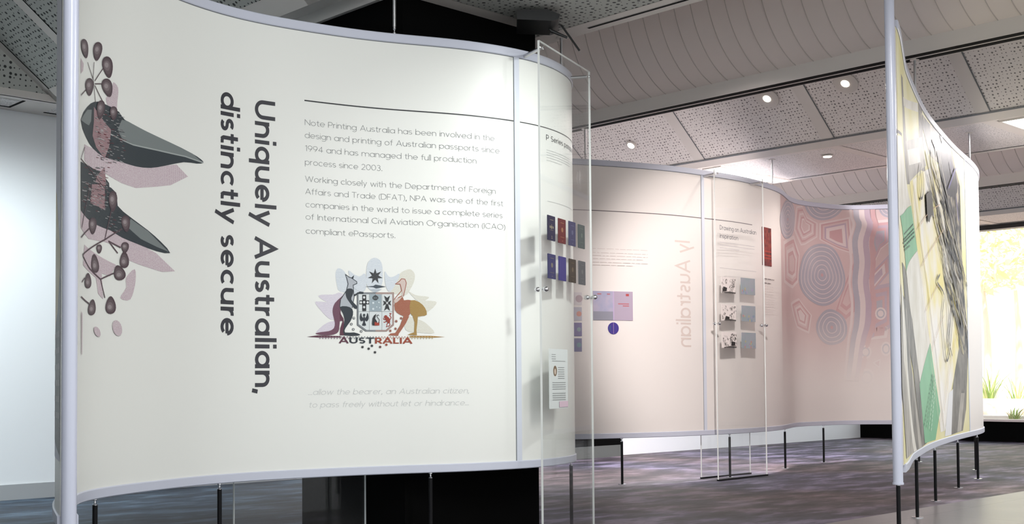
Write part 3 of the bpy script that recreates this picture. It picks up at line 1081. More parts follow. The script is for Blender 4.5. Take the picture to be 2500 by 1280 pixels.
pr.line(za([(480, 790), (640, 865), (800, 900), (1000, 945), (1125, 988)]), .006, ink(178, 184, 182))
pr.area(za([(274, 690), (320, 620), (350, 620), (345, 700), (330, 730)]), M_LEAFL)
pr.area(za([(365, 600), (400, 650), (450, 720), (485, 760), (470, 880), (440, 960), (380, 880), (355, 800), (365, 700)]), M_RED)
pr.area(za([(274, 980), (330, 1010), (420, 1060), (470, 1130), (480, 1250), (470, 1290), (274, 1290)]), M_LEAF)
pr.area(za([(385, 1080), (440, 1020), (450, 1150), (440, 1300), (350, 1300), (360, 1180)]), M_RED)
pr.area(zb([(274, 0), (430, 0), (520, 60), (530, 150), (620, 230), (740, 320), (830, 400), (895, 478), (800, 465), (680, 420), (560, 370), (480, 320), (380, 280), (274, 180)]), M_LEAF, 2)
pr.area(zb([(620, 240), (740, 325), (885, 470), (800, 435), (690, 380), (600, 300)]), M_LEAFL)
pr.area(zb([(350, 0), (440, 0), (440, 180), (400, 160), (340, 130)]), M_RED)
STEM = ink(104, 82, 90)
for P in ([(320, 290), (360, 410)], [(365, 290), (358, 400)], [(430, 330), (370, 420)], [(358, 400), (375, 570)], [(370, 450), (440, 590)], [(430, 440), (370, 440)], [(274, 520), (310, 480)], [(300, 880), (274, 960), (330, 1020)], [(330, 1020), (470, 1200)]):
    pr.level(20)
    pr.line(za(P), .0045, STEM)
for P in ([(285, 490), (440, 385), (560, 310)], [(440, 380), (500, 120)], [(470, 400), (530, 480)], [(465, 395), (550, 440)], [(285, 490), (330, 580), (410, 660)], [(410, 660), (510, 615)], [(410, 660), (440, 790)], [(274, 780), (330, 830)], [(280, 680), (300, 650)], [(274, 370), (340, 300)], [(330, 40), (280, 300)]):
    pr.level(21)
    pr.line(zb(P), .006, STEM)
pr.level(22)
NUTS = [ink(92, 74, 82), ink(112, 95, 101), ink(138, 123, 127), ink(170, 158, 160)]
rr = random.Random(11)
for fn_, x0, x1, y0, y1, n_ in ((za, 365, 570, 620, 985, 150), (zb, 278, 450, 4, 190, 70), (za, 278, 460, 1010, 1280, 90), (zb, 440, 560, 190, 330, 30)):
    for i in range(n_):
        x, y = rr.uniform(x0, x1), rr.uniform(y0, y1)
        l = rr.uniform(10, 26)
        pr.level(19)
        pr.line(fn_([(x, y), (x + l, y + l * .28)]), .0022, rr.choice((ink(190, 188, 188), ink(150, 150, 152), ink(58, 66, 74), ink(122, 50, 62))))
def nut(fn, cx, cy, rx, ry, rot=0.0, up=1):
    rx *= .92
    pr.level(23)
    for i, mt in enumerate((M_NUT, NUTS[1], NUTS[2], NUTS[3])):
        f = (1, .84, .62, .38)[i]
        P = []
        for k in range(20):
            t = 2 * pi * k / 20
            x, y = cos(t) * rx * f, sin(t) * ry * f * (1 - .12 * i)
            x *= 1 - .30 * up * (y / ry)            # pear shaped, narrow towards its stalk
            x, y = x - rx * .07 * i, y - up * ry * .07 * i
            P.append((cx + x * cos(rot) - y * sin(rot), cy + x * sin(rot) + y * cos(rot)))
        pr.area(fn(P), mt)
for q in ((300, 195, 26, 68, -.15), (388, 215, 33, 66, .1), (460, 325, 38, 76, -.15), (332, 462, 30, 62, 0), (458, 468, 38, 66, -.25), (410, 620, 30, 66, .1), (500, 645, 28, 48, 0)):
    nut(za, *q)
for q in ((355, 290, 28, 58, 0), (495, 120, 32, 72, 0), (585, 275, 32, 58, -.1), (400, 450, 20, 32, 0), (370, 550, 28, 66, -.1), (580, 440, 28, 38, 0), (575, 525, 34, 58, 0), (540, 615, 42, 54, -.3), (322, 670, 24, 54, 0), (350, 855, 28, 56, .1), (480, 840, 38, 62, 0)):
    nut(zb, *q, up=1 if q[1] < 500 else -1)
for cx, cy, rx, ry, ro in ((525, 1000, 32, 56, -.25), (385, 1025, 20, 38, -.4)):
    pr.ellipse(zb([(cx, cy)])[0], (rx / 2.845, ry / 2.845), M_PINK, ro)
pr.area(zb([(274, 880), (282, 900), (280, 1180), (274, 1185)]), M_PINK)
pr.build('gumnut_print', WA, 'plum and charcoal print of gum leaves and gumnuts')

# coat of arms
pr = Print(fA, pxA)
E4 = lambda P: [(700 + x / 4.2667, 600 + y / 4.2667) for x, y in P]
def ar(P, mt, s=0):
    pr.area(E4(P), mt, s)
for P, mt in (([(560, 480), (520, 400), (508, 300), (520, 250), (545, 236), (590, 260), (640, 330), (700, 420), (760, 500)], M_PETAL),
              ([(1080, 480), (1100, 380), (1180, 290), (1240, 255), (1290, 248), (1330, 290), (1330, 360), (1290, 450), (1230, 520)], M_PETALG),
              ([(330, 530), (370, 512), (480, 510), (560, 490), (640, 560), (520, 620), (420, 590)], M_PETALP),
              ([(295, 590), (360, 585), (480, 600), (540, 640), (500, 760), (440, 760), (350, 670)], M_PETALP),
              ([(300, 920), (380, 830), (460, 790), (520, 800), (500, 900), (420, 925)], M_PETALP),
              ([(1270, 480), (1340, 515), (1400, 525), (1478, 535), (1460, 560), (1380, 590)], M_PETALG),
              ([(1380, 590), (1550, 582), (1540, 630), (1470, 690), (1360, 750)], M_PETALG),
              ([(1240, 740), (1370, 770), (1450, 810), (1538, 910), (1380, 905), (1240, 880)], M_PETALG),
              ([(640, 262), (700, 300), (760, 320), (815, 292), (830, 400), (800, 480), (700, 440)], M_PETAL),
              ([(1020, 270), (1060, 320), (1110, 325), (1172, 292), (1160, 350), (1080, 480), (1030, 420)], M_PETAL),
              ([(840, 430), (828, 300), (840, 190), (880, 140), (915, 128), (955, 140), (990, 190), (1000, 300), (992, 400), (930, 490)], M_PETAL)):
    ar(P, mt, 3)
pr.level(12)
DK, NAVY, RUST, GOLD, PLUM = ink(34, 37, 42), ink(38, 50, 62), ink(176, 74, 42), ink(184, 136, 52), ink(104, 44, 70)
ar([(208, 950), (320, 935), (560, 942), (560, 958), (330, 958)], PLUM)
ar([(1646, 952), (1500, 940), (1280, 940), (1280, 956), (1500, 960)], GOLD)
for i in range(40):
    x = 330 + i * 30
    c = ink(150, 120, 138) if x < 640 else (ink(140, 146, 152) if x < 960 else (ink(196, 150, 132) if x < 1260 else ink(206, 186, 140)))
    pr.level(14)
    pr.line(E4([(x, 945), (x + 15, 972), (x + 30, 945)]), .0022, c)
# kangaroo
ar([(298, 915), (360, 900), (440, 890), (490, 860), (500, 800), (480, 720), (478, 660), (500, 600), (560, 540), (610, 500), (625, 540), (570, 620), (560, 700), (580, 780), (560, 800), (550, 930), (600, 935), (600, 880), (640, 800), (580, 690), (556, 830), (520, 915), (440, 935), (340, 930)][:14] + [(552, 790), (545, 870), (520, 915), (440, 935), (340, 930)], M_KANGP, 2)
ar([(548, 690), (590, 760), (600, 860), (604, 935), (550, 935), (556, 860), (580, 790), (552, 770)], PLUM)
ar([(622, 330), (640, 400), (620, 470), (560, 560), (550, 640), (680, 650), (700, 540), (695, 440), (690, 410), (730, 395), (725, 375), (670, 330), (640, 320)], M_KANGL)
pr.line(E4([(550, 640), (560, 560), (620, 470), (638, 400), (625, 345), (610, 300), (650, 330), (672, 338), (727, 375), (730, 395), (690, 412), (700, 540), (680, 650)]), .0035, NAVY)
ar([(670, 335), (690, 350), (700, 308)], NAVY)
ar([(615, 470), (640, 448), (685, 455), (690, 500), (670, 560), (720, 620), (735, 640), (720, 660), (690, 640), (630, 560), (612, 510)], NAVY, 3)
ar([(700, 510), (760, 478), (800, 485), (795, 505), (740, 505), (705, 530)], NAVY)
ar([(550, 640), (620, 632), (680, 660), (688, 720), (660, 790), (610, 860), (605, 905), (700, 905), (760, 925), (740, 938), (600, 935), (590, 860), (600, 770), (580, 700)], NAVY, 2)
# emu
pr.level(15)
ar([(1130, 570), (1200, 520), (1220, 570), (1300, 570), (1290, 700), (1250, 740), (1180, 720), (1125, 670)], M_EMUR, 2)
ar([(1290, 570), (1380, 590), (1440, 650), (1458, 720), (1400, 735), (1330, 740), (1285, 700)], M_EMUG, 2)
ar([(1200, 530), (1190, 440), (1180, 402), (1130, 400), (1170, 375), (1195, 345), (1230, 350), (1245, 390), (1232, 450), (1215, 510), (1180, 560), (1130, 600), (1118, 560)], ink(220, 200, 190), 2)
pr.line(E4([(1118, 560), (1195, 470), (1188, 430), (1180, 402), (1130, 400), (1170, 375), (1195, 345), (1230, 350), (1245, 390), (1232, 450), (1214, 530)]), .0032, RUST)
ar([(1215, 735), (1275, 735), (1240, 810), (1200, 870), (1165, 920), (1160, 940), (1055, 935), (1080, 915), (1130, 910), (1180, 830)], M_EMUR)
ar([(1310, 735), (1365, 735), (1360, 800), (1350, 880), (1355, 935), (1255, 930), (1290, 915), (1325, 905), (1330, 800)], M_EMUG)
# shield
pr.level(15)
ar([(730, 488), (925, 488), (925, 895), (820, 895), (730, 830)], ink(84, 92, 104))
ar([(925, 488), (1115, 488), (1115, 830), (1040, 895), (925, 895)], ink(170, 118, 100))
ar([(747, 505), (1098, 505), (1098, 820), (1030, 880), (830, 880), (747, 820)], ink(222, 228, 228))
pr.line(E4([(740, 496), (1107, 496), (1107, 826), (1036, 888), (825, 888), (740, 826), (740, 496)]), .0018, ink(200, 204, 204))
ar([(862, 508), (985, 508), (985, 685), (862, 685)], ink(166, 182, 190))
for P in ([(858, 505), (858, 880)], [(990, 505), (990, 880)], [(747, 688), (1098, 688)]):
    pr.line(E4(P), .0014, ink(120, 126, 130))
pr.ellipse(E4([(922, 545)])[0], (7.2, 6), DK)
for x in (908, 922, 936):
    pr.line(E4([(x, 532), (922 + (x - 922) * 1.1, 560)]), .0022, ink(166, 182, 190))
pr.line(E4([(922, 512), (922, 524)]), .003, DK)
for x, y, r in ((898, 598, 2.8), (958, 592, 2), (898, 660, 2.8), (935, 640, 1.6), (966, 648, 1.6)):
    pr.ellipse(E4([(x, y)])[0], (r, r), ink(214, 224, 228), n=10)
ar([(785, 513), (825, 513), (825, 682), (785, 682)], DK)
ar([(755, 570), (855, 570), (855, 612), (755, 612)], DK)
for x, y in ((803, 540), (803, 642), (770, 592), (840, 592), (803, 590)):
    pr.ellipse(E4([(x, y)])[0], (2.7, 3), ink(228, 230, 230), n=10)
ar([(1012, 520), (1043, 545), (1074, 520), (1052, 590), (1086, 572), (1075, 598), (1086, 625), (1052, 606), (1074, 680), (1043, 655), (1012, 680), (1034, 606), (1000, 625), (1010, 598), (1000, 572), (1034, 590)], DK)
pr.ellipse(E4([(1043, 598)])[0], (2.6, 3), ink(210, 212, 212), n=10)
ar([(803, 735), (814, 760), (812, 800), (824, 832), (782, 832), (794, 800), (792, 760)], NAVY, 2)
pr.ellipse(E4([(803, 724)])[0], (2.8, 3.2), NAVY, n=10)
ar([(796, 770), (775, 790), (758, 762), (762, 720), (772, 702), (778, 735), (790, 752)], NAVY, 2)
ar([(810, 770), (831, 790), (850, 762), (846, 720), (836, 702), (829, 735), (816, 752)], NAVY, 2)
ar([(885, 815), (890, 760), (905, 730), (930, 710), (918, 760), (940, 795), (920, 832), (890, 832)], DK)
ar([(912, 795), (945, 805), (962, 795), (962, 832), (912, 834)], ink(190, 60, 34))
pr.line(E4([(955, 810), (962, 775), (942, 748), (935, 730), (950, 722), (958, 732)]), .003, DK)
LION = ink(172, 58, 38)
ar([(1022, 748), (1040, 738), (1062, 752), (1074, 778), (1070, 806), (1052, 806), (1034, 786)], LION, 2)
pr.ellipse(E4([(1028, 744)])[0], (4.2, 4.4), LION, n=12)
for P in ([(1034, 770), (1012, 772), (1004, 758)], [(1040, 786), (1018, 800), (1006, 796)], [(1058, 800), (1040, 822), (1044, 844), (1032, 846)], [(1068, 800), (1074, 826), (1060, 842), (1052, 840)], [(1072, 775), (1086, 750), (1072, 728), (1084, 708), (1066, 708)]):
    pr.level(21)
    pr.line(E4(P), .0045, LION)
pr.level(16)
ar([(865, 455), (990, 455), (930, 490)], ink(190, 200, 208))
ar([(815, 428), (900, 420), (925, 406), (1032, 428), (930, 448), (900, 434)], ink(74, 86, 98))
pr.level(20)
star = [(920 + (80 if k % 2 == 0 else 34) * sin(pi * k / 7), 320 - (80 if k % 2 == 0 else 34) * cos(pi * k / 7)) for k in range(14)]
ar(star, DK)
for k in range(0, 14, 2):
    pr.area(E4([(920, 320), star[k], star[k + 1]]), ink(70, 74, 80))
def burst(x, y, c, hole=False):
    P = [(x + (18 if k % 2 == 0 else 9) * cos(pi * k / 8), y + (18 if k % 2 == 0 else 9) * sin(pi * k / 8)) for k in range(16)]
    pr.level(16)
    ar(P, c)
    if hole:
        pr.ellipse(E4([(x, y)])[0], (1.6, 1.6), ink(228, 230, 230), n=8)
for x, y in ((698, 755), (672, 818), (692, 873), (775, 893)):
    burst(x, y, NAVY, True)
for x, y in ((1190, 757), (1140, 788), (1132, 866), (1078, 888)):
    burst(x, y, ink(170, 104, 84))
for x, y, c in ((788, 1057, DK), (853, 1074, DK), (886, 1044, DK), (918, 1112, DK), (972, 1056, ink(110, 70, 70)), (1037, 1033, RUST)):
    burst(x, y, c)
a, b = pxA(*E4([(545, 1020)])[0]), pxA(*E4([(1305, 1020)])[0])
hz = pxA(*E4([(900, 958)])[0])[1] - (a[1] + b[1]) / 2
tw = text_len('AUSTRALIA', .13) - .07
kx = (b[0] - a[0]) / tw
off = 0.0
for ch, c in zip('AUSTRALIA', (PLUM, NAVY, NAVY, NAVY, RUST, RUST, RUST, RUST, RUST)):
    write(pr, ch, .13, lambda gx, gy: (a[0] + (off + gx) * kx, (a[1] + b[1]) / 2 + gy * hz / .7), c)
    off += glyph(ch, .13)[0]
pr.build('coat_of_arms', WA, 'printed coat of arms with kangaroo, shield and emu')

# the print on its back, seen past the post
pr = Print(lambda s, z, k: PA.at(s, -SK - k, z))
pr.area([(.05, .6), (.75, .6), (.75, 2.6), (.05, 2.6)], ink(214, 214, 222), raw=True)
pr.area([(.06, 1.3), (.3, 1.52), (.62, 1.6), (.7, 1.05), (.06, 1.0)], ink(216, 200, 158), raw=True)
pr.area([(.06, 1.25), (.2, 1.1), (.62, 1.0), (.62, .68), (.06, .62)], ink(156, 154, 152), raw=True)
for i in range(6):
    for j in range(5):
        pr.level(6)
        pr.area([(.1 + j * .1, .74 + i * .055), (.15 + j * .1, .74 + i * .055), (.15 + j * .1, .76 + i * .055), (.1 + j * .1, .76 + i * .055)], ink(190, 188, 184), raw=True)
pr.build('back_print', WA, 'ochre and grey print on the back of the wall')

# -------- far wall, a long U
sU = PB.hit(2397, 900, -SK, PB.L * .5)[0] if False else None
jB1 = PB.hit(1718, 700, SK, 0, PB.L * .55)[0]
sApex = PB.L * .58
jB2 = PB.hit(2368, 1060, -SK, sApex)[0]
WB = ribbon('exhibition_wall', PB, PB.at(PB.L * .5), 'far U-shaped exhibition wall with pink mural and yellow photo collage', [jB1, jB2], M_SKINB, False)
for x, y in ((1518, 1072), (1781, 1060), (1916, 1049), (2010, 1039)):
    p = PB.at(PB.hit(x, y, 0.0, 0, sApex)[0])
    leg(WB, p.x, p.y)
for x, y in ((2237, 1122), (2282, 1096), (2338, 1076)):
    p = PB.at(PB.hit(x, y, 0.0, sApex)[0])
    leg(WB, p.x, p.y)
p = PB.at(PB.L)
leg(WB, p.x, p.y, HB - .03)
def near_s(path, x, y):
    return min(range(len(path.p)), key=lambda i: math.dist(path.p[i], (x, y)))
for q in ((9.976, 4.536), (10.935, 5.001), (11.723, 5.938)):
    p = PB.p[near_s(PB, *q)]
    leg(WB, p[0], p[1])
for x, y in ((1886, 450), (2367, 382)):
    p = PB.at(PB.hit(x, y, 0.0, *((0, sApex) if x < 2000 else (sApex, 1e9)))[0])
    hanger(WB, p.x, p.y, .008)
for q in ((7.345, 6.62), (7.345, 3.69)):        # these two hang from the beam under the cove
    p = PB.p[near_s(PB, *q)]
    hanger(WB, p[0], p[1], .008)

fB = lambda s, z, k: PB.at(s, SK + k, z)
pxB = lambda x, y: PB.hit(x, y, SK, .4, sApex - .3)
# mural
sm0 = PB.hit(1908, 700, SK, 0, sApex)[0]
sm1 = sApex - .1
Z0, Z1 = .70, 1.62
MU_BASE = faded('mural_pink', (.60, .46, .445, 1), PINKW, Z0, Z1)
MU_GREY = faded('mural_grey', (.40, .385, .43, 1), PINKW, Z0, Z1)
MU_LITE = faded('mural_light', (.66, .57, .55, 1), PINKW, Z0, Z1)
MU_RED = faded('mural_rose', (.54, .34, .34, 1), PINKW, Z0, Z1)
MU_LILA = faded('mural_lilac', (.46, .36, .42, 1), PINKW, Z0, Z1)
pr = Print(fB, pxB)
pr.top = HT - .051
pr.area([(sm0, .62), (sm1, .62), (sm1, HT - .05), (sm0, HT - .05)], MU_BASE, raw=True)
def rings(cx, cy, rx, ry, n, wob=.04, seed=1, rot=0.2):
    rr = random.Random(seed)
    ph = [rr.random() * 6.28 for _ in range(3)]
    pr.level(22)
    for i in range(n):
        for f, mt in ((1 - i / n, MU_GREY), (1 - (i + .62) / n, MU_LITE if i < n - 1 else MU_RED)):
            P = []
            for k in range(40):
                t = 2 * pi * k / 40
                w = 1 + wob * (cos(2 * t + ph[0]) + .6 * cos(3 * t + ph[1]) + .4 * cos(5 * t + ph[2]))
                x, y = rx * f * w * cos(t), ry * f * w * sin(t)
                P.append((min(cx + x, 2176), cy + y))
            pr.area(P, mt)
            if mt is MU_LITE:
                f2 = 1 - (i + .78) / n
                P = [(min(cx + (x - cx) * f2 / f, 2176), cy + (y - cy) * f2 / f) for x, y in P]
                pr.area(P, MU_GREY)
def nest(P, cols):
    cx, cy = sum(p[0] for p in P) / len(P), sum(p[1] for p in P) / len(P)
    pr.level(8)
    for i, c in enumerate(cols):
        f = 1 - i * .8 / len(cols)
        pr.area([(min(cx + (x - cx) * f, 2176), cy + (y - cy) * f) for x, y in P], c)
L_, R_, G_, B_, V_ = MU_LITE, MU_RED, MU_GREY, MU_BASE, MU_LILA
nest([(1944, 504), (1958, 502), (1970, 530), (1996, 545), (1995, 580), (1965, 598), (1955, 600), (1938, 560)], (L_, B_, R_, B_, L_, B_, R_, L_, B_))
nest([(2000, 545), (2075, 530), (2082, 620), (2050, 610), (2000, 585)], (L_, R_, B_, V_, L_, L_, R_, R_))
nest([(1912, 590), (1938, 575), (1952, 620), (1948, 690), (1935, 705), (1914, 690)], (L_, R_, B_, L_, R_, B_))
nest([(1930, 740), (1950, 728), (1982, 770), (1975, 815), (1945, 800)], (L_, R_, B_, L_, R_, L_))
nest([(2060, 700), (2085, 640), (2088, 760), (2065, 780), (2040, 760)], (R_, B_, R_, B_))
nest([(2122, 540), (2175, 535), (2175, 590), (2150, 610), (2132, 650), (2120, 600)], (L_, R_, V_, R_, G_, V_))
nest([(2105, 690), (2172, 620), (2176, 660), (2110, 740)], (V_, R_, L_, V_))
nest([(2108, 760), (2130, 700), (2176, 690), (2176, 800), (2120, 830)], (V_, R_, V_, R_, G_))
# river bands
pr.level(18)
for off_, mt, w in ((0, MU_GREY, .07), (12, MU_LITE, .07), (-14, MU_LITE, .03), (26, MU_LILA, .06), (40, MU_RED, .05)):
    P = [(2090 + off_, 502), (2092 + off_, 530), (2098 + off_, 550), (2088 + off_, 590), (2092 + off_, 640), (2088 + off_, 690), (2094 + off_, 740), (2092 + off_, 790), (2084 + off_ * .9, 830), (2078 + off_ * .8, 880), (2072 + off_ * .7, 930)]
    P = [(min(x, 2174), y) for x, y in catmull(P, 4)]
    pr.line(P, w, mt)
rings(1922, 536, 18, 48, 5, .03, 3)
rings(2012, 492, 50, 46, 5, .02, 4)
rings(2006, 672, 58, 74, 7, .04, 5)
rings(2030, 800, 38, 44, 4, .03, 6)
rings(2170, 505, 26, 26, 3, .03, 9)
for cx, cy, r in ((2150, 766, 14), (2113, 860, 15), (2163, 852, 16), (2116, 922, 20)):
    pr.level(24)
    pr.ellipse((cx, cy), (min(r, 2176 - cx), r * 1.1), MU_LITE)
    pr.ellipse((cx, cy), (min(r, 2176 - cx) * .72, r * .8), MU_GREY)
    pr.ellipse((cx, cy), (min(r, 2176 - cx) * .5, r * .55), MU_LITE)
for P in ([(2092, 884), (2108, 878), (2100, 900)], [(2130, 886), (2150, 876), (2148, 900)], [(2130, 790), (2170, 795), (2165, 825), (2125, 830)]):
    nest(P, (L_, R_))
pr.build('mural_print', WB, 'pale pink and grey mural of rings and paths')
# rule and small text
pr = Print(fB, pxB)
a = pxB(1400, 514.5)
b = pxB(1709, 530)
zr = (a[1] + b[1]) / 2
INKP = ink(176, 160, 158)
e = pxB(1836, 545)[0]
pr.line([(a[0] - .3, zr), (jB1 - .02, zr)], .007, ink(132, 122, 124), raw=True)
pr.line([(jB1 + .02, zr), (e, zr)], .007, ink(132, 122, 124), raw=True)
pr.build('rule_line', WB, 'thin grey horizontal rule')
def blurb(pr, px, rows, w, mt, seed=0):
    rr = random.Random(seed)
    for x0, y0, x1, y1 in rows:
        a, b = px(x0, y0), px(x1, y1)
        z = (a[1] + b[1]) / 2
        s = a[0]
        while s < b[0]:
            l = .02 + rr.random() * .06
            pr.line([(s, z), (min(s + l, b[0]), z)], w, mt, raw=True)
            s += l + .012
pr = Print(fB, pxB)
blurb(pr, pxB, [(1447, 609, 1583, 610), (1447, 618.5, 1581, 620), (1447, 626, 1581, 627), (1447, 633, 1569, 634), (1447, 642, 1583, 643), (1447, 648, 1547, 649)], .003, ink(222, 207, 203), 1)
blurb(pr, pxB, [(1863, 681, 1889, 684), (1863, 691, 1881, 693)], .009, ink(160, 150, 150), 2)
blurb(pr, pxB, [(1864, 700 + 6 * i, 1886, 702 + 6 * i) for i in range(12)], .003, ink(228, 215, 212), 3)
pr.build('body_lettering', WB, 'small pale paragraph text')
# the heading of the other side showing faintly through
pr = Print(fB, pxB)
t = 'Uniquely Australian,'
SH = ink(231, 216, 208)
sb, z0 = pxB(1682, 440)
_, z1 = pxB(1682, 862)
st_ = pxB(1650, 650)[0]
k1 = (sb - st_) / .7
k2 = (z0 - z1) / text_len(t, .1)
t2 = t[6:]
o8 = text_len(t[:6], .1)
write(pr, t2[:-1], .09, lambda gx, gy: (sb - gy * k1, z0 - (gx + o8) * k2), SH)
pr.build('show_through_lettering', WB, 'mirrored heading showing faintly through')

# collage on the outer face
pxC = lambda x, y: PB.hit(x, y, -SK, sApex)
fC = lambda s, z, k: PB.at(s, -SK - k, z)
pr = Print(fC, pxC)
def noisy(name, stops, scale, detail=3):
    mm = mat(name, stops[0][1], .5)
    p = mm.node_tree.nodes['Principled BSDF']
    tc = newn(mm, 'ShaderNodeTexCoord')
    n = newn(mm, 'ShaderNodeTexNoise')
    n.inputs['Scale'].default_value = scale
    n.inputs['Detail'].default_value = detail
    link(mm, tc.outputs['Object'], n.inputs['Vector'])
    link(mm, ramp(mm, n.outputs[0], stops), p.inputs['Base Color'])
    return mm
K_YEL = noisy('collage_yellow', [(.35, rgb(236, 226, 160, .85)), (.65, rgb(244, 238, 196, .85))], 3)
K_PAPER = noisy('collage_paper', [(.38, rgb(244, 230, 150, .85)), (.5, rgb(248, 240, 216, .85)), (.62, rgb(250, 246, 240, .85))], 2.2)
K_GREY = noisy('collage_grey', [(.35, rgb(92, 88, 84, .85)), (.65, rgb(150, 144, 136, .85))], 5)
K_DARK = noisy('collage_charcoal', [(.38, rgb(40, 38, 44, .85)), (.5, rgb(92, 88, 86, .85)), (.64, rgb(170, 160, 140, .85))], 9)
K_CORE = noisy('collage_black', [(.4, rgb(26, 24, 32, .85)), (.65, rgb(66, 60, 74, .85))], 8)
K_GREEN = noisy('collage_green', [(.3, rgb(120, 186, 142, .85)), (.7, rgb(136, 198, 154, .85))], 3)
K_CREAM = noisy('collage_cream', [(.35, rgb(226, 220, 206, .85)), (.65, rgb(246, 242, 234, .85))], 4)
K_LGREY = noisy('collage_light_grey', [(.35, rgb(160, 154, 146, .85)), (.65, rgb(196, 190, 180, .85))], 5)
sC0, sC1 = jB2 + .02, PB.L - .03
pr.area([(sC0, HB + RH), (sC1, HB + RH), (sC1, HT - .05), (sC0, HT - .05)], K_YEL, raw=True)
ca = lambda P, mt, s=0: pr.area(P, mt, s)
ca([(2187, 330), (2200, 334), (2224, 500), (2197, 530), (2190, 560)], K_CREAM)
ca([(2186, 316), (2201, 326), (2201, 333), (2186, 324)], K_CORE)
ca([(2199, 180), (2203, 190), (2213, 350), (2222, 450), (2214, 450), (2206, 360)], K_GREY)
ca([(2204, 236), (2240, 252), (2241, 274), (2206, 258)], K_CREAM)
ca([(2241, 250), (2250, 262), (2258, 420), (2246, 415)], K_GREY)
ca([(2211, 345), (2250, 335), (2260, 405), (2219, 446)], K_LGREY)
ca([(2215, 366), (2242, 360), (2247, 396), (2219, 404)], K_CREAM)
ca([(2220, 446), (2300, 396), (2322, 520), (2346, 640), (2350, 700), (2342, 850), (2322, 950), (2306, 1052), (2296, 1056), (2280, 930), (2250, 700)], K_PAPER)
ca([(2243, 267), (2283, 317), (2319, 352), (2327, 398), (2343, 455), (2347, 600), (2352, 700), (2364, 837), (2358, 995), (2345, 980), (2340, 850), (2334, 720), (2312, 620), (2301, 496), (2292, 400), (2270, 380), (2256, 330)], K_DARK)
ca([(2290, 345), (2318, 356), (2326, 400), (2338, 452), (2330, 480), (2308, 470), (2296, 400)], K_CORE, 2)
ca([(2320, 352), (2342, 372), (2342, 450), (2328, 398)], K_YEL)
ca([(2326, 940), (2344, 830), (2362, 880), (2358, 1000), (2350, 1052), (2322, 1062), (2318, 1000)], K_GREY)
ca([(2336, 1056), (2346, 960), (2354, 960), (2346, 1052)], K_LGREY)
ca([(2306, 1066), (2316, 960), (2326, 950), (2322, 1062)], mat('collage_white', rgb(240, 240, 242, .85), .5))
ca([(2197, 527), (2223.4, 502), (2238.7, 611), (2211.4, 663.6)], K_GREEN)
ca([(2211.4, 664), (2238.7, 612), (2252, 700), (2270, 838), (2244, 938), (2222, 760)], K_CREAM)
ca([(2201, 640), (2210, 660), (2226, 780), (2246, 940), (2262, 1082), (2250, 1092), (2228, 900), (2208, 740)], K_GREY)
ca([(2206, 740), (2212, 760), (2230, 930), (2250, 1092), (2243, 1096), (2220, 900)], K_LGREY)
ca([(2203, 720), (2207, 730), (2224, 900), (2243, 1096), (2236, 1100), (2214, 900)], K_GREY)
ca([(2198, 690), (2203, 720), (2215, 900), (2237, 1100), (2228, 1106), (2206, 900)], K_CREAM)
ca([(2196, 700), (2205, 880), (2230, 1104), (2212, 1120), (2200, 950)], K_LGREY)
ca([(2270, 837.5), (2294.4, 1004), (2283, 1074), (2256.9, 1083), (2243.8, 938.8)], K_GREEN)
GT = ink(58, 104, 76)
for P in ([(2206, 572), (2228.5, 547)], [(2204, 586), (2230, 558)], [(2203, 594), (2231, 566)], [(2205, 603), (2231, 576)], [(2206, 611), (2219, 600)]):
    for j in range(7):
        (x0, y0), (x1, y1) = P
        pr.line([(x0 + (x1 - x0) * j / 7, y0 + (y1 - y0) * j / 7), (x0 + (x1 - x0) * (j + .75) / 7, y0 + (y1 - y0) * (j + .75) / 7)], .010, GT)
for i in range(4):
    for j in range(12):
        t = j / 12
        x0, y0 = 2254 + 5 * i + t * (20 - 3 * i), 1040 - t * 130 + 4 * i
        pr.line([(x0, y0), (x0 + 1.2, y0 - 7)], .011, GT if i < 2 else ink(216, 232, 214))
pr.line([(2259, 369), (2292, 530), (2326, 693), (2346, 800)], .034, K_GREY)
pr.line([(2290, 380), (2316, 520), (2346, 660)], .016, K_LGREY)
BLU = ink(84, 74, 170)
for P in ([(2294, 330), (2300, 350)], [(2316, 395), (2322, 430)], [(2330, 410), (2312, 460)], [(2330, 480), (2336, 540)]):
    pr.line(P, .016, BLU)
LOOP = ink(96, 90, 84)
for P in ([(2244, 400), (2239, 440), (2242, 480), (2247, 482), (2250, 450), (2246, 410)], [(2262, 470), (2258, 500), (2262, 540), (2270, 500), (2266, 465)],
          [(2290, 670), (2284, 690), (2300, 720), (2296, 780), (2306, 880), (2316, 840), (2322, 730), (2310, 690)], [(2306, 690), (2312, 790), (2308, 850)], [(2322, 740), (2312, 820), (2320, 870)]):
    pr.line(catmull(P, 4), .018, LOOP)
ca([(2256, 475), (2268, 465), (2272, 490), (2274, 530), (2268, 525), (2264, 545), (2258, 520)], LOOP)
rr = random.Random(5)
STR = [K_LGREY, K_CORE, K_GREY, ink(60, 56, 58), ink(150, 142, 128), ink(206, 196, 160)]
pr.level(40)
for i in range(70):
    t = rr.random()
    x, y = 2262 + 78 * t + rr.uniform(-8, 6), 290 + 330 * t + rr.uniform(-20, 190)
    l = 40 + rr.random() * 120
    if x > 2352 or y < 268 + (x - 2243) * 1.05:
        continue
    bend = rr.uniform(-5, 5)
    pr.line(catmull([(x, y), (min(x + l * .10 + bend, 2356), y + l * .5), (min(x + l * .24, 2360), y + l)], 3), [.006, .018][rr.random() < .4] + rr.random() * .008, rr.choice(STR))
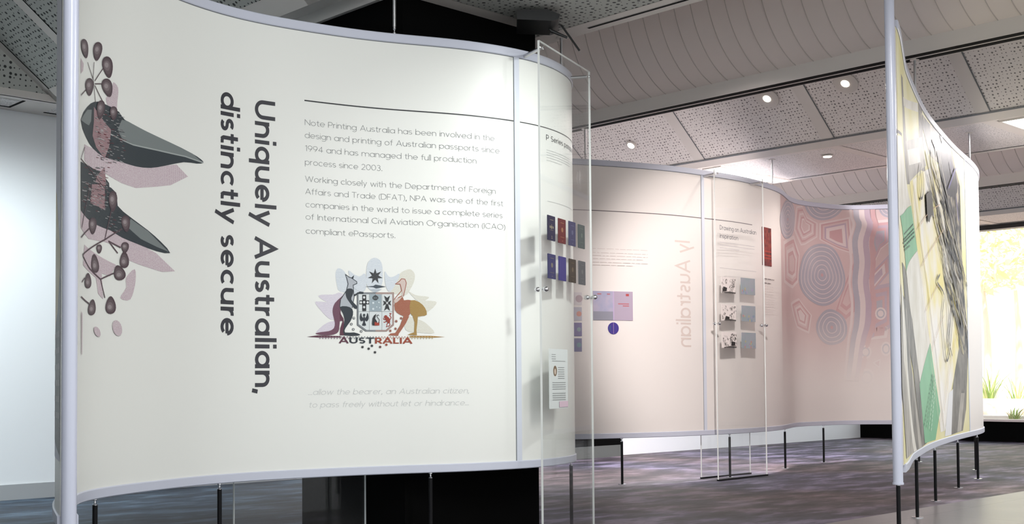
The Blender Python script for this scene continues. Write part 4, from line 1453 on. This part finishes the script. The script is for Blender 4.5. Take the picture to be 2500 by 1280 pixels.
for P in ([(2236, 560), (2262, 520), (2290, 500)], [(2246, 650), (2275, 600), (2300, 560)], [(2256, 760), (2290, 690)], [(2270, 860), (2300, 770)], [(2296, 1030), (2318, 880), (2336, 800)], [(2240, 620), (2290, 1040)]):
    pr.line(P, .006, ink(226, 190, 160))
for P in ([(2229, 450), (2262, 690), (2284, 860), (2304, 1050)],):
    pr.line(P, .02, ink(250, 246, 240))
pr.build('photo_collage', WB, 'yellow, green and grey collage of an engraving drawing')

# -------- prints fixed on the far wall
def wall_print(name, quad, mt, label, cat, group=None, extra=None):
    S = [pxB(*q) for q in quad]
    s0, s1 = (S[0][0] + S[3][0]) / 2, (S[1][0] + S[2][0]) / 2
    z1, z0 = (S[0][1] + S[1][1]) / 2, (S[2][1] + S[3][1]) / 2
    b = MB()
    PB.sweep(b, s0, s1, SK + .001, SK + .006, z0, z1, mt)
    o = b.build(name, None, PB.at((s0 + s1) / 2, SK, z0), smooth=False)
    tag(o, label, cat, group)
    if extra:
        p2 = Print(lambda s, z, k: PB.at(s, SK + .006 + k, z), None, .05, .0005)
        extra(p2, s0, s1, z0, z1)
        p2.build('cover_print', o)
    return o
q4 = lambda x0, y0, x1, y1: [(x0, y0), (x1, y0 + .6), (x1, y1), (x0, y1)]
def ex_spread(p, s0, s1, z0, z1):
    w, h = s1 - s0, z1 - z0
    p.area([(s0 + .49 * w, z0), (s0 + .52 * w, z0), (s0 + .52 * w, z1), (s0 + .49 * w, z1)], ink(206, 186, 220), raw=True)
    p.area([(s0, z0), (s0 + .49 * w, z0), (s0 + .49 * w, z0 + .3 * h), (s0, z0 + .3 * h)], ink(164, 164, 178), raw=True)
    p.area([(s0 + .52 * w, z0), (s1, z0), (s1, z1), (s0 + .52 * w, z1)], ink(196, 180, 200), raw=True)
    for y, a, b in ((.55, .62, .9), (.48, .74, .9), (.88, .1, .2), (.88, .34, .42)):
        p.area([(s0 + a * w, z0 + y * h), (s0 + b * w, z0 + y * h), (s0 + b * w, z0 + (y + .04) * h), (s0 + a * w, z0 + (y + .04) * h)], ink(208, 130, 140), raw=True)
    p.area([(s0 + .82 * w, z0 + .84 * h), (s0 + .9 * w, z0 + .84 * h), (s0 + .9 * w, z0 + .92 * h), (s0 + .82 * w, z0 + .92 * h)], ink(210, 90, 90), raw=True)
wall_print('passport_page', [(1447, 711), (1544, 712.5), (1544, 783), (1448, 782)], noisy('page_lilac', [(.35, rgb(176, 176, 204, .85)), (.65, rgb(196, 186, 206, .85))], 12), 'open lilac passport page spread pinned above the round violet disc', 'passport page', extra=ex_spread)
S = pxB(1497, 802)
b = MB()
rad = .049
cen = [PB.at(S[0] + rad * cos(2 * pi * k / 28), SK + .006, S[1] + rad * sin(2 * pi * k / 28)) for k in range(28)]
bk = [PB.at(S[0] + rad * cos(2 * pi * k / 28), SK + .0005, S[1] + rad * sin(2 * pi * k / 28)) for k in range(28)]
b.grid([bk, cen], mat('disc_violet', rgb(76, 62, 150, .85), .4), close_u=True)
b.face(cen, mat('disc_violet', rgb(76, 62, 150, .85), .4))
o = tag(b.build('print_disc', None, PB.at(S[0], SK, S[1])), 'round violet disc below the open passport spread', 'print')
p2 = Print(lambda s, z, k: PB.at(s, SK + .006 + k, z), None, .05, .0005)
p2.line([(S[0], S[1] - .046), (S[0], S[1] + .046)], .003, ink(200, 170, 190), raw=True)
p2.line([(S[0] - .03, S[1] - .02), (S[0] - .033, S[1]), (S[0] - .028, S[1] + .02)], .008, ink(70, 120, 150), raw=True)
p2.build('cover_print', o)
def ex_dot(c, r):
    def f(p, s0, s1, z0, z1):
        p.ellipse(((s0 + s1) / 2 + .012, (z0 + z1) / 2), (r, r), c, raw=True)
    return f
GC = 'small square prints beside the near wall edge'
for y0, y1, mt, lab, exx in ((714, 745, ink(228, 220, 224), 'small white square print with ring, topmost of the column', ex_dot(ink(196, 170, 180), .03)),
                             (750, 783, ink(196, 196, 212), 'small pale square print with orange dot, second in the column', ex_dot(ink(232, 150, 130), .022)),
                             (788, 821, ink(120, 112, 176), 'small violet square print with green squiggle, third in the column', ex_dot(ink(140, 170, 180), .018)),
                             (826, 859, ink(110, 116, 170), 'small blue-violet square print, lowest of the column', ex_dot(ink(108, 160, 170), .02))):
    wall_print('square_print', q4(1399, y0, 1420, y1), mt, lab, 'print', GC, exx)
def ex_red(p, s0, s1, z0, z1):
    w, h = s1 - s0, z1 - z0
    for y in (.18, .26, .36):
        p.area([(s0 + .05 * w, z0 + y * h), (s1 - .05 * w, z0 + y * h), (s1 - .05 * w, z0 + (y + .03) * h), (s0 + .05 * w, z0 + (y + .03) * h)], ink(206, 70, 50), raw=True)
    for i in range(14):
        x, y = random.random() * .8 + .1, random.random() * .5 + .42
        p.ellipse((s0 + x * w, z0 + y * h), (.012, .02), ink(176, 84, 70), raw=True, n=8)
wall_print('picture_print', [(1859, 553.6), (1881, 558.6), (1882.8, 650.7), (1861, 648.3)], noisy('picture_red', [(.35, rgb(86, 30, 34, .9)), (.65, rgb(150, 52, 44, .9))], 14), 'tall dark red picture beside the far acrylic panel', 'picture', extra=ex_red)

# ================================================================== ACRYLIC DISPLAY PANELS
def acrylic(a, b, ztop, label, front, clamps=(), standoffs=(), base=False, th=.012, edge0=M_EDGE, edge1=M_EDGE):
    """a clear sheet on the floor from plan point a to b; returns a frame(along, out, up)"""
    A, B = Vector((a[0], a[1], 0)), Vector((b[0], b[1], 0))
    L = (B - A).length
    t = (B - A) / L
    n = Vector((t.y, -t.x, 0)) * front
    fr = lambda x, y, z: A + t * x + n * y + ZZ * z
    root = thing('acrylic_panel', (A + B) / 2, label, 'acrylic panel')
    z0 = .012 if base else 0.0
    p = MB()
    p.face([fr(0, th, z0), fr(L, th, z0), fr(L, th, ztop), fr(0, th, ztop)], M_CLEAR)
    p.face([fr(0, 0, z0), fr(0, 0, ztop), fr(L, 0, ztop), fr(L, 0, z0)], M_CLEAR)
    p.build('sheet', root)
    for x0, mt in ((0, edge0), (L, edge1)):
        p = MB()
        p.box((x0 - .001, .0002, z0), (x0 + .001, th - .0002, ztop), mt, fr)
        p.build('sheet_edge', root)
    p = MB()
    p.box((0, .0002, ztop - .001), (L, th - .0002, ztop + .001), M_EDGE, fr)
    p.build('sheet_edge', root)
    if base:
        p = MB()
        p.box((0, -.008, 0), (L, th + .008, .013), M_BLACK, fr)
        p.build('base_strip', root)
    for x, z in clamps:
        p = MB()
        p.ball((x, th + .016, z), (.013, .017, .013), M_CHROME, fr)
        p.ball((x, -.016, z), (.013, .017, .013), M_CHROME, fr)
        p.tube([fr(x, -.012, z), fr(x, th + .012, z)], .006, M_CHROME, 10)
        p.build('clamp', root, smooth=True)
    for x, z, end in standoffs:
        p = MB()
        p.tube([fr(x, th + .012, z), fr(x, th + .004, z)], .008, M_CHROME, 12)
        p.tube([fr(x, 0, z), end], .0105, M_STEEL, 14)
        p.build('standoff', root, smooth=True)
    return root, fr, A, t, n, L, th
def sheet_px(A, n, th):
    """photo point -> place on the front of the sheet"""
    def f(x, y):
        d = ray(x, y)
        P0 = A + n * th
        k = (P0 - EYEP).dot(n) / d.dot(n)
        return EYEP + d * k
    return f
def on_sheet(sh, x, y):
    root, fr, A, t, n, L, th = sh
    p = sheet_px(A, n, th)(x, y)
    return ((p - A).dot(t), p.z)
def wall_end(path, x, y, z):
    i = near_s(path, x, y)
    q = path.p[i]
    d = Vector((x - q[0], y - q[1], 0)).normalized() * RT_
    return Vector((q[0] + d.x, q[1] + d.y, z))
# near panel, on the bend of the near wall
ga, gb = on_z(1312, 99, 2.675), on_z(1436, 176, 2.675)
zs = 2.675 - .035
d_ = (gb - ga).normalized()
e0, e1 = ga + d_ * .03, gb - d_ * .03
G1 = acrylic((ga.x, ga.y), (gb.x, gb.y), 2.675, 'tall clear acrylic panel with passports on the bend of the near wall', 1,
             standoffs=[(.03, zs, wall_end(PA, e0.x + .05, e0.y + .12, zs)), ((gb - ga).length - .03, zs, wall_end(PA, e1.x, e1.y, zs))])
c0 = on_sheet(G1, 1322, 706)
c1 = on_sheet(G1, 1438, 725)
for cx, cz in ((.012, c0[1]), (G1[5] - .012, c1[1])):
    p = MB()
    fr = G1[1]
    p.ball((cx, .012 + .018, cz), (.014, .018, .014), M_CHROME, fr)
    p.ball((cx, -.018, cz), (.014, .018, .014), M_CHROME, fr)
    p.tube([fr(cx, -.012, cz), fr(cx, .024, cz)], .006, M_CHROME, 10)
    p.build('clamp', G1[0], smooth=True)
# far pair, clipped on both sides of the far wall
G2 = acrylic((8.42, 6.115), (9.175, 6.135), 2.655, 'clear acrylic panel with picture cards in front of the far wall', 1, base=True,
             standoffs=[(.03, 2.62, wall_end(PB, 8.45, 6.115, 2.62)), (.725, 2.62, wall_end(PB, 9.145, 6.135, 2.62))])
for x, y in ((1750, 790), (1857, 794)):
    c = on_sheet(G2, x, y)
    cx = .012 if x < 1800 else G2[5] - .012
    p = MB()
    fr = G2[1]
    p.ball((cx, .03, c[1]), (.016, .018, .014), M_CHROME, fr)
    p.ball((cx, -.018, c[1]), (.016, .018, .014), M_CHROME, fr)
    p.tube([fr(cx, -.012, c[1]), fr(cx, .024, c[1])], .006, M_CHROME, 10)
    p.build('clamp', G2[0], smooth=True)
G3 = acrylic((8.53, 6.36), (9.25, 6.35), 2.655, 'clear acrylic panel standing behind the far wall', -1, base=True)
# panel behind the near wall
h0, h1 = on_v(569, 1230, 5.28), on_v(890, 1230, 5.28)
G4 = acrylic((h0.x, 5.28), (min(h1.x, 4.06), 5.28), 2.655, 'clear acrylic panel behind the near wall beside the black column', 1)

# writing on the far panel
fr2 = G2[1]
pr = Print(lambda a, b, k: fr2(a, .012 + k, b))
a, b = on_sheet(G2, 1757, 562), on_sheet(G2, 1846, 572)
INKD = ink(104, 104, 112)
write_between(pr, 'Drawing on Australian', .075, (a[0], (a[1] + b[1]) / 2), b, .055, INKD)
a, b = on_sheet(G2, 1757, 581), on_sheet(G2, 1802, 582)
write_between(pr, 'inspiration', .075, a, b, .055, INKD)
pr.build('panel_lettering', G2[0], 'small dark heading on the clear panel')
pr = Print(lambda a, b, k: fr2(a, .012 + k, b))
for y0, x1 in ((591, 1842), (598, 1842), (605, 1805), (654, 1846)):
    q, q2 = on_sheet(G2, 1757, y0), on_sheet(G2, x1, y0 + 8)
    pr.line([(q[0], q[1]), (q2[0], q[1])], .004, ink(208, 202, 204), raw=True)
pr.build('text_line', G2[0], 'pale small print on the clear panel')

# -------- passports and cards held on the panels
def card(sh, quad, th, mt, name, label, cat, group, detail):
    S = [on_sheet(sh, *q) for q in quad]
    x0, x1 = (S[0][0] + S[3][0]) / 2, (S[1][0] + S[2][0]) / 2
    z1, z0 = (S[0][1] + S[1][1]) / 2, (S[2][1] + S[3][1]) / 2
    fr = sh[1]
    o0 = sh[6] + .0006
    root = thing(name, fr((x0 + x1) / 2, o0, z0), label, cat, group)
    p = MB()
    e = .002
    sec = [(x0, z0 + e), (x0 + e, z0), (x1 - e, z0), (x1, z0 + e), (x1, z1 - e), (x1 - e, z1), (x0 + e, z1), (x0, z1 - e)]
    back, frt = [fr(a, o0, b) for a, b in sec], [fr(a, o0 + th, b) for a, b in sec]
    p.grid([back, frt], mt, close_u=True)
    p.face(frt, mt)
    p.face(back[::-1], mt)
    p.build('cover' if cat == 'passport' else 'card', root)
    if detail:
        pr = Print(lambda a, b, k: fr(a, o0 + th + k, b), None, .5, .0004)
        detail(pr, x0, x1, z0, z1)
        pr.build('cover_print', root)
    return root
def pass_detail(style, c):
    cc = ink(*c)
    def f(p, x0, x1, z0, z1):
        w, h = x1 - x0, z1 - z0
        U = lambda a, b: (x0 + a * w, z0 + b * h)
        if style == 0:
            return
        p.area([U(.3, .82), U(.75, .82), U(.75, .845), U(.3, .845)], cc, raw=True)
        if style == 1:
            p.area([U(.40, .60), U(.60, .60), U(.60, .50), U(.5, .455), U(.40, .50)], cc, raw=True)
            p.ellipse(U(.30, .54), (.07 * w, .055 * h), cc, .4, raw=True, n=10)
            p.ellipse(U(.71, .54), (.07 * w, .055 * h), cc, -.4, raw=True, n=10)
            p.ellipse(U(.5, .64), (.05 * w, .02 * h), cc, raw=True, n=8)
            p.area([U(.28, .43), U(.72, .43), U(.72, .415), U(.28, .415)], cc, raw=True)
            p.area([U(.44, .16), U(.58, .16), U(.58, .185), U(.44, .185)], cc, raw=True)
        else:
            p.ellipse(U(.5, .55), (.13 * w, .10 * h), cc, raw=True)
            p.area([U(.25, .24), U(.78, .24), U(.78, .26), U(.25, .26)], cc, raw=True)
        p.area([U(.46, .08), U(.58, .08), U(.58, .12), U(.46, .12)], cc, raw=True)
    return f
Z5 = lambda P: [(1250 + x / 4.268, 480 + y / 4.268) for x, y in P]
GP = 'passports on the near acrylic panel'
for quad, colr, st_, dc, lab in (
    ([(362, 190), (444, 214), (442, 467), (366, 452)], (40, 38, 74), 1, (150, 140, 120), 'dark navy passport, first in the upper row on the near acrylic panel'),
    ([(474, 226), (553, 245), (553, 498), (478, 482)], (112, 40, 44), 2, (170, 120, 90), 'maroon passport, second in the upper row on the near acrylic panel'),
    ([(584, 254), (655, 274), (655, 524), (587, 506)], (70, 70, 108), 2, (110, 112, 140), 'slate blue passport, third in the upper row on the near acrylic panel'),
    ([(683, 288), (750, 306), (752, 548), (687, 535)], (90, 100, 100), 2, (120, 132, 124), 'grey green passport, last in the upper row on the near acrylic panel'),
    ([(367, 594), (447, 610), (449, 866), (369, 850)], (58, 60, 110), 2, (128, 122, 110), 'blue passport, first in the lower row on the near acrylic panel'),
    ([(480, 622), (555, 635), (558, 886), (482, 872)], (70, 64, 138), 0, (0, 0, 0), 'plain violet passport, second in the lower row on the near acrylic panel'),
    ([(586, 645), (658, 662), (660, 906), (590, 890)], (74, 64, 54), 2, (120, 104, 84), 'brown passport, third in the lower row on the near acrylic panel'),
    ([(688, 668), (757, 682), (759, 926), (692, 914)], (104, 106, 110), 2, (128, 130, 130), 'grey passport, last in the lower row on the near acrylic panel')):
    card(G1, Z5(quad), .004, mat('passport_%d_%d_%d' % colr, rgb(*colr, .62), .5), 'passport', lab, 'passport', GP, pass_detail(st_, dc))
def cert_detail(p, x0, x1, z0, z1):
    w, h = x1 - x0, z1 - z0
    U = lambda a, b: (x0 + a * w, z0 + b * h)
    g = ink(176, 180, 180)
    p.ellipse(U(.3, .63), (.10 * w, .09 * h), ink(150, 128, 104), raw=True)
    p.ellipse(U(.3, .62), (.05 * w, .05 * h), ink(222, 206, 190), raw=True)
    for i in range(22):
        y = .9 - i * .036
        if i in (4, 5, 12, 17):
            continue
        a, b = (.45, .8) if 5 < i < 12 else ((.12, .34) if i < 3 else (.14, .86))
        p.area([U(a, y), U(b, y), U(b, y + .01), U(a, y + .01)], g, raw=True)
    p.area([U(.5, .02), U(.98, .02), U(.98, .12), U(.5, .12)], ink(232, 206, 220), raw=True)
card(G1, [(1338.6, 851.5), (1384, 854), (1385.4, 996.6), (1341.5, 998.6)], .003, mat('certificate_white', rgb(224, 230, 228, .9), .5), 'certificate', 'pale printed certificate low on the near acrylic panel', 'certificate', None, cert_detail)
def bw_detail(seed):
    def f(p, x0, x1, z0, z1):
        rr = random.Random(seed)
        w, h = x1 - x0, z1 - z0
        U = lambda a, b: (x0 + a * w, z0 + b * h)
        for i in range(95):
            a, b = rr.random(), rr.random()
            if .40 < a < .56 or (a < .4 and .5 < b and rr.random() < .6):
                continue
            l = .05 + .10 * rr.random()
            p.line([U(min(max(a, .04), .94), min(b, .92)), U(min(max(a + rr.uniform(-.07, .07), .04), .96), max(b - l, .02))], (.010 + .022 * rr.random()) * w, rr.choice((ink(60, 60, 60), ink(110, 108, 106), ink(150, 146, 142))), raw=True)
        c = (.18, .22) if seed == 1 else ((.35, .12) if seed == 2 else (.72, .25))
        p.area([U(c[0] - .14, c[1] - .1), U(c[0] + .12, c[1] - .1), U(c[0] + .16, c[1] + .12), U(c[0] - .1, c[1] + .18)], ink(44, 44, 44), raw=True)
        p.area([U(.1, .02), U(.95, .02), U(.95, .08), U(.5, .12), U(.2, .06)], ink(84, 82, 80), raw=True)
    return f
def col_detail(seed):
    def f(p, x0, x1, z0, z1):
        rr = random.Random(seed + 20)
        w, h = x1 - x0, z1 - z0
        U = lambda a, b: (x0 + a * w, z0 + b * h)
        for i in range(10):
            a, b = .08 + .8 * rr.random(), .05 + .4 * rr.random()
            p.ellipse(U(a, b), (.05 * w, .08 * h), rr.choice((ink(206, 160, 150), ink(180, 170, 200), ink(196, 190, 150), ink(150, 170, 190))), raw=True, n=10)
    return f
GK = 'picture cards on the far acrylic panel'
M_BWC = mat('card_white', rgb(238, 230, 226, .9), .5)
M_CLC = noisy('card_aqua', [(.3, rgb(156, 174, 178, .8)), (.7, rgb(176, 176, 186, .8))], 10)
for i, (q1, q2, row) in enumerate(((q4(1760, 677, 1794.5, 717), q4(1808, 679.5, 1842.5, 720), 'top'), (q4(1760.5, 744, 1796, 784), q4(1810, 747, 1843.5, 785.5), 'middle'), (q4(1761.6, 811, 1797, 850), q4(1810, 812.5, 1844.5, 851), 'bottom'))):
    card(G2, q1, .003, M_BWC, 'picture_card', 'black and white engraving card in the %s row of the far panel' % row, 'card', GK, bw_detail(i + 1))
    card(G2, q2, .003, M_CLC, 'picture_card', 'pale aqua coloured card in the %s row of the far panel' % row, 'card', GK, col_detail(i))

# ================================================================== CEILING LAMPS AND BOX
def downlight(c, nrm, rad, bulb, label, energy):
    c, nrm = Vector(c), Vector(nrm).normalized()
    root = thing('downlight', c, label, 'ceiling light', 'round downlights in the ceiling tiles')
    p = MB()
    p.tube([c, c + nrm * .006, c + nrm * .010], [rad, rad, rad * .82], M_DISC, 28)
    p.build('disc', root, smooth=True)
    p = MB()
    p.tube([c + nrm * .009, c + nrm * .014], [bulb, bulb * .9], M_BULB, 20)
    p.build('bulb', root, smooth=True)
    l = bpy.data.lights.new('downlight_lamp', 'SPOT')
    l.energy, l.color, l.spot_size, l.spot_blend, l.shadow_soft_size = energy, (1, .9, .82), math.radians(120), 1.0, .04
    o = bpy.data.objects.new('downlight_lamp', l)
    COL.objects.link(o)
    o.location = c + nrm * .05
    o.rotation_euler = Vector((nrm.x, nrm.y, nrm.z)).to_track_quat('-Z', 'Y').to_euler()
NT = (-SL, 0, -1)
def on_tile(x, y):
    d = ray(x, y)
    k = (ZC + SL * 9.51 - EYE) / (d.z + SL * d.x)
    return EYEP + d * k
for (x, y), rad, lab in (((1542, 353), .055, 'small bright downlight, leftmost of the three in the sloping tiles'),
                         ((1874, 238), .105, 'round downlight with pale disc, middle of the three in the sloping tiles'),
                         ((2065, 201), .105, 'round downlight with pale disc, rightmost of the three beside the white post')):
    c = on_tile(x, y) + Vector(NT).normalized() * .008
    downlight(c, NT, rad, .036, lab, 22)
c = on_z(2020, 380, ZC - .006)
downlight(c, (0, 0, -1), .05, .04, 'low flat downlight in the strip beyond the sloping tiles', 22)
for v, lab in ((6.98, 'glowing linear ceiling light above the far acrylic panel'), (4.04, 'glowing linear ceiling light at the right edge of the photo')):
    root = thing('linear_light', (10.2, v, ZC), lab, 'ceiling light', 'linear lights in the flat ceiling strip')
    p = MB()
    for lo, hi in (((9.58, v - .11, ZC - .015), (10.82, v - .09, ZC + .01)), ((9.58, v + .09, ZC - .015), (10.82, v + .11, ZC + .01)),
                   ((9.58, v - .09, ZC - .015), (9.6, v + .09, ZC + .01)), ((10.8, v - .09, ZC - .015), (10.82, v + .09, ZC + .01))):
        p.box(lo, hi, M_TRIM)
    p.build('frame', root)
    p = MB()
    p.box((9.6, v - .09, ZC - .010), (10.8, v + .09, ZC - .004), M_GLOW)
    p.build('diffuser', root)

# black box with arm and cable by the column
bx = on_z(1318, 54, ZC - .05)
root = thing('ceiling_box', (bx.x, bx.y, ZC), 'black box with two thin arms fixed under the ceiling beside the black column', 'box')
t_ = Vector((.715, -.70, 0)).normalized()
n_ = Vector((.70, .715, 0)).normalized()
frp = lambda a, b, c: Vector((bx.x, bx.y, 0)) + t_ * a + n_ * b + ZZ * c
M_BOX = mat('box_black', (.012, .012, .012, 1), .5)
p = MB()
sec = [(-.13, ZC - .075), (.06, ZC - .085), (.10, ZC - .075), (.11, ZC - .050), (.04, ZC - .02), (-.13, ZC - .02)]
p.grid([[frp(a, -.14, c) for a, c in sec], [frp(a, .14, c) for a, c in sec]], M_BOX, close_u=True)
p.face([frp(a, -.14, c) for a, c in sec][::-1], M_BOX)
p.face([frp(a, .14, c) for a, c in sec], M_BOX)
p.build('housing', root)
p = MB()
p.tube([frp(-.05, 0, ZC - .03), frp(-.05, 0, ZC)], .03, M_BOX, 14)
p.build('mount', root, smooth=True)
p = MB()
a1 = on_z(1371, 62, ZC - .06)
tip = EYEP + (ray(1415, 124)) * ((a1 - EYEP).dot(HD) / ray(1415, 124).dot(HD))
p.tube([frp(.10, 0, ZC - .06), a1, tip], .006, M_BOX, 8)
p.build('arm', root, smooth=True)
p = MB()
q1 = EYEP + ray(1345, 75) * ((a1 - EYEP).dot(HD) / ray(1345, 75).dot(HD))
q2 = EYEP + ray(1385, 92) * ((a1 - EYEP).dot(HD) / ray(1385, 92).dot(HD))
p.tube([frp(.05, .02, ZC - .08), q1, q2], [.006, .011, .007], M_BOX, 8)
p.build('cable', root, smooth=True)

# ================================================================== GARDEN OUTSIDE
def garden_mat():
    return noisy('garden_ground', [(.3, rgb(150, 116, 104)), (.5, rgb(196, 166, 152)), (.7, rgb(240, 226, 214))], 1.2, 5)
mb = MB()
mb.box((UF + .25, -12, -.1), (30, 14, .12), garden_mat())
structure('ground_outside', mb, 'pale gravel garden ground outside the window')
M_KERB = mat('kerb_white', (.85, .83, .80, 1), .6)
for u, z, lab in ((17.6, .30, 'low white garden kerb nearest the window'), (19.2, .52, 'low white garden kerb farther from the window')):
    mb = MB()
    mb.box((u, -6, .12), (u + .25, 10, z), M_KERB)
    tag(mb.build('garden_kerb', None, (u, 2, .12)), lab, 'kerb', 'white garden kerbs')
M_ROCK = noisy('rock_pinkish', [(.3, rgb(150, 116, 104)), (.7, rgb(222, 196, 184))], 5, 5)
def rock(c, r, label, seed):
    rr = random.Random(seed)
    bm = bmesh.new()
    bmesh.ops.create_icosphere(bm, subdivisions=3, radius=1)
    off = Vector((rr.random() * 9, rr.random() * 9, rr.random() * 9))
    from mathutils import noise
    for v in bm.verts:
        k = 1 + .35 * noise.noise(v.co * 1.3 + off) + .15 * noise.noise(v.co * 3 + off)
        v.co = Vector((v.co.x * r[0] * k, v.co.y * r[1] * k, v.co.z * r[2] * k))
    me = bpy.data.meshes.new('rock')
    bm.to_mesh(me)
    bm.free()
    me.materials.append(M_ROCK)
    me.polygons.foreach_set('use_smooth', [True] * len(me.polygons))
    o = bpy.data.objects.new('rock', me)
    COL.objects.link(o)
    o.location = c
    tag(o, label, 'rock', 'rocks in the garden outside')
def at_u(x, y, u):
    p = on_u(x, y, u)
    return p
p = at_u(2420, 1000, 18.4)
rock((18.2, p.y, .22), (.22, .36, .24), 'large pinkish rock outside the window beside the white end of the far wall', 1)
p = at_u(2480, 985, 18.6)
rock((18.7, p.y - .35, .22), (.22, .34, .22), 'pinkish rock outside the window at the photo edge', 2)
p = at_u(2452, 950, 18.7)
rock((18.85, p.y + .62, .24), (.16, .34, .16), 'flat pale rock between the two white kerbs', 3)
M_BLADE = mat('leaf_blade', rgb(150, 178, 92), .5)
M_BLADE2 = mat('leaf_blade_pale', rgb(196, 206, 140), .5)
def tuft(x, ytop, ybot, u, zb, label, seed, n=46):
    rr = random.Random(seed)
    p = on_u(x, ybot, u)
    q = on_u(x, ytop, u)
    h = max(.25, q.z - zb)
    b = MB()
    for i in range(n):
        a = rr.random() * 2 * pi
        l = h * (.7 + .45 * rr.random())
        sp = l * (.15 + .5 * rr.random())
        w = .012 + .01 * rr.random()
        c = Vector((u + rr.uniform(-.05, .05), p.y + rr.uniform(-.05, .05), zb))
        d = Vector((cos(a), sin(a), 0))
        s = Vector((-sin(a), cos(a), 0))
        pts = []
        for k in range(6):
            t = k / 5
            pts.append((c + d * sp * t ** 1.6 + ZZ * (l * t - l * .35 * t ** 3), w * (1 - t * .92)))
        b.grid([[q_ - s * ww, q_ + ZZ * 0 + s * ww] for q_, ww in pts], M_BLADE if rr.random() < .6 else M_BLADE2)
    o = b.build('grass_tuft', None, (u, p.y, zb))
    tag(o, label, 'plant', 'strappy plants outside the window')
tuft(2412, 850, 910, 19.9, .12, 'green strappy plant outside the window beside the white far wall end', 1)
tuft(2482, 862, 915, 21.2, .12, 'thin strappy plant behind the white kerbs at the photo edge', 2, 26)
tuft(2478, 975, 1030, 17.2, .12, 'bright green strappy plant close behind the window at the photo edge', 3)
M_CROWN = mat('foliage_sunlit', rgb(244, 240, 196), .6)
M_CROWN2 = mat('foliage_sunlit_pale', rgb(250, 246, 220), .6)
M_TRUNK = mat('trunk_bark', rgb(226, 210, 196), .8)
def tree(u, v, h, r, label, seed, n=700):
    rr = random.Random(seed)
    root = thing('garden_tree', (u, v, .12), label, 'tree', 'trees in the garden outside')
    p = MB()
    p.tube([(u, v, .1), (u + .05, v, h * .5), (u, v + .05, h * .8)], [.09, .06, .03], M_TRUNK, 10)
    p.build('trunk', root, smooth=True)
    p = MB()
    for i in range(n):
        while True:
            q = Vector((rr.uniform(-1, 1), rr.uniform(-1, 1), rr.uniform(-1, 1)))
            if q.length < 1:
                break
        c = Vector((u, v, h)) + Vector((q.x * r, q.y * r, q.z * r * .62))
        a = Vector((rr.uniform(-1, 1), rr.uniform(-1, 1), rr.uniform(-1, 1))).normalized()
        b2 = a.orthogonal().normalized()
        l = .10 + .09 * rr.random()
        p.face([c - a * l, c + b2 * l * .4, c + a * l, c - b2 * l * .4], M_CROWN if rr.random() < .5 else M_CROWN2)
    p.build('crown', root)
for (x, y, u, r, lab, sd) in ((2404, 610, 22, 1.3, 'sunlit yellow green tree outside beside the far wall end', 1), (2480, 590, 25.5, 1.7, 'sunlit yellow green tree outside at the photo edge', 2)):
    p = on_u(x, y, u)
    tree(u, p.y, p.z, r, lab, sd)
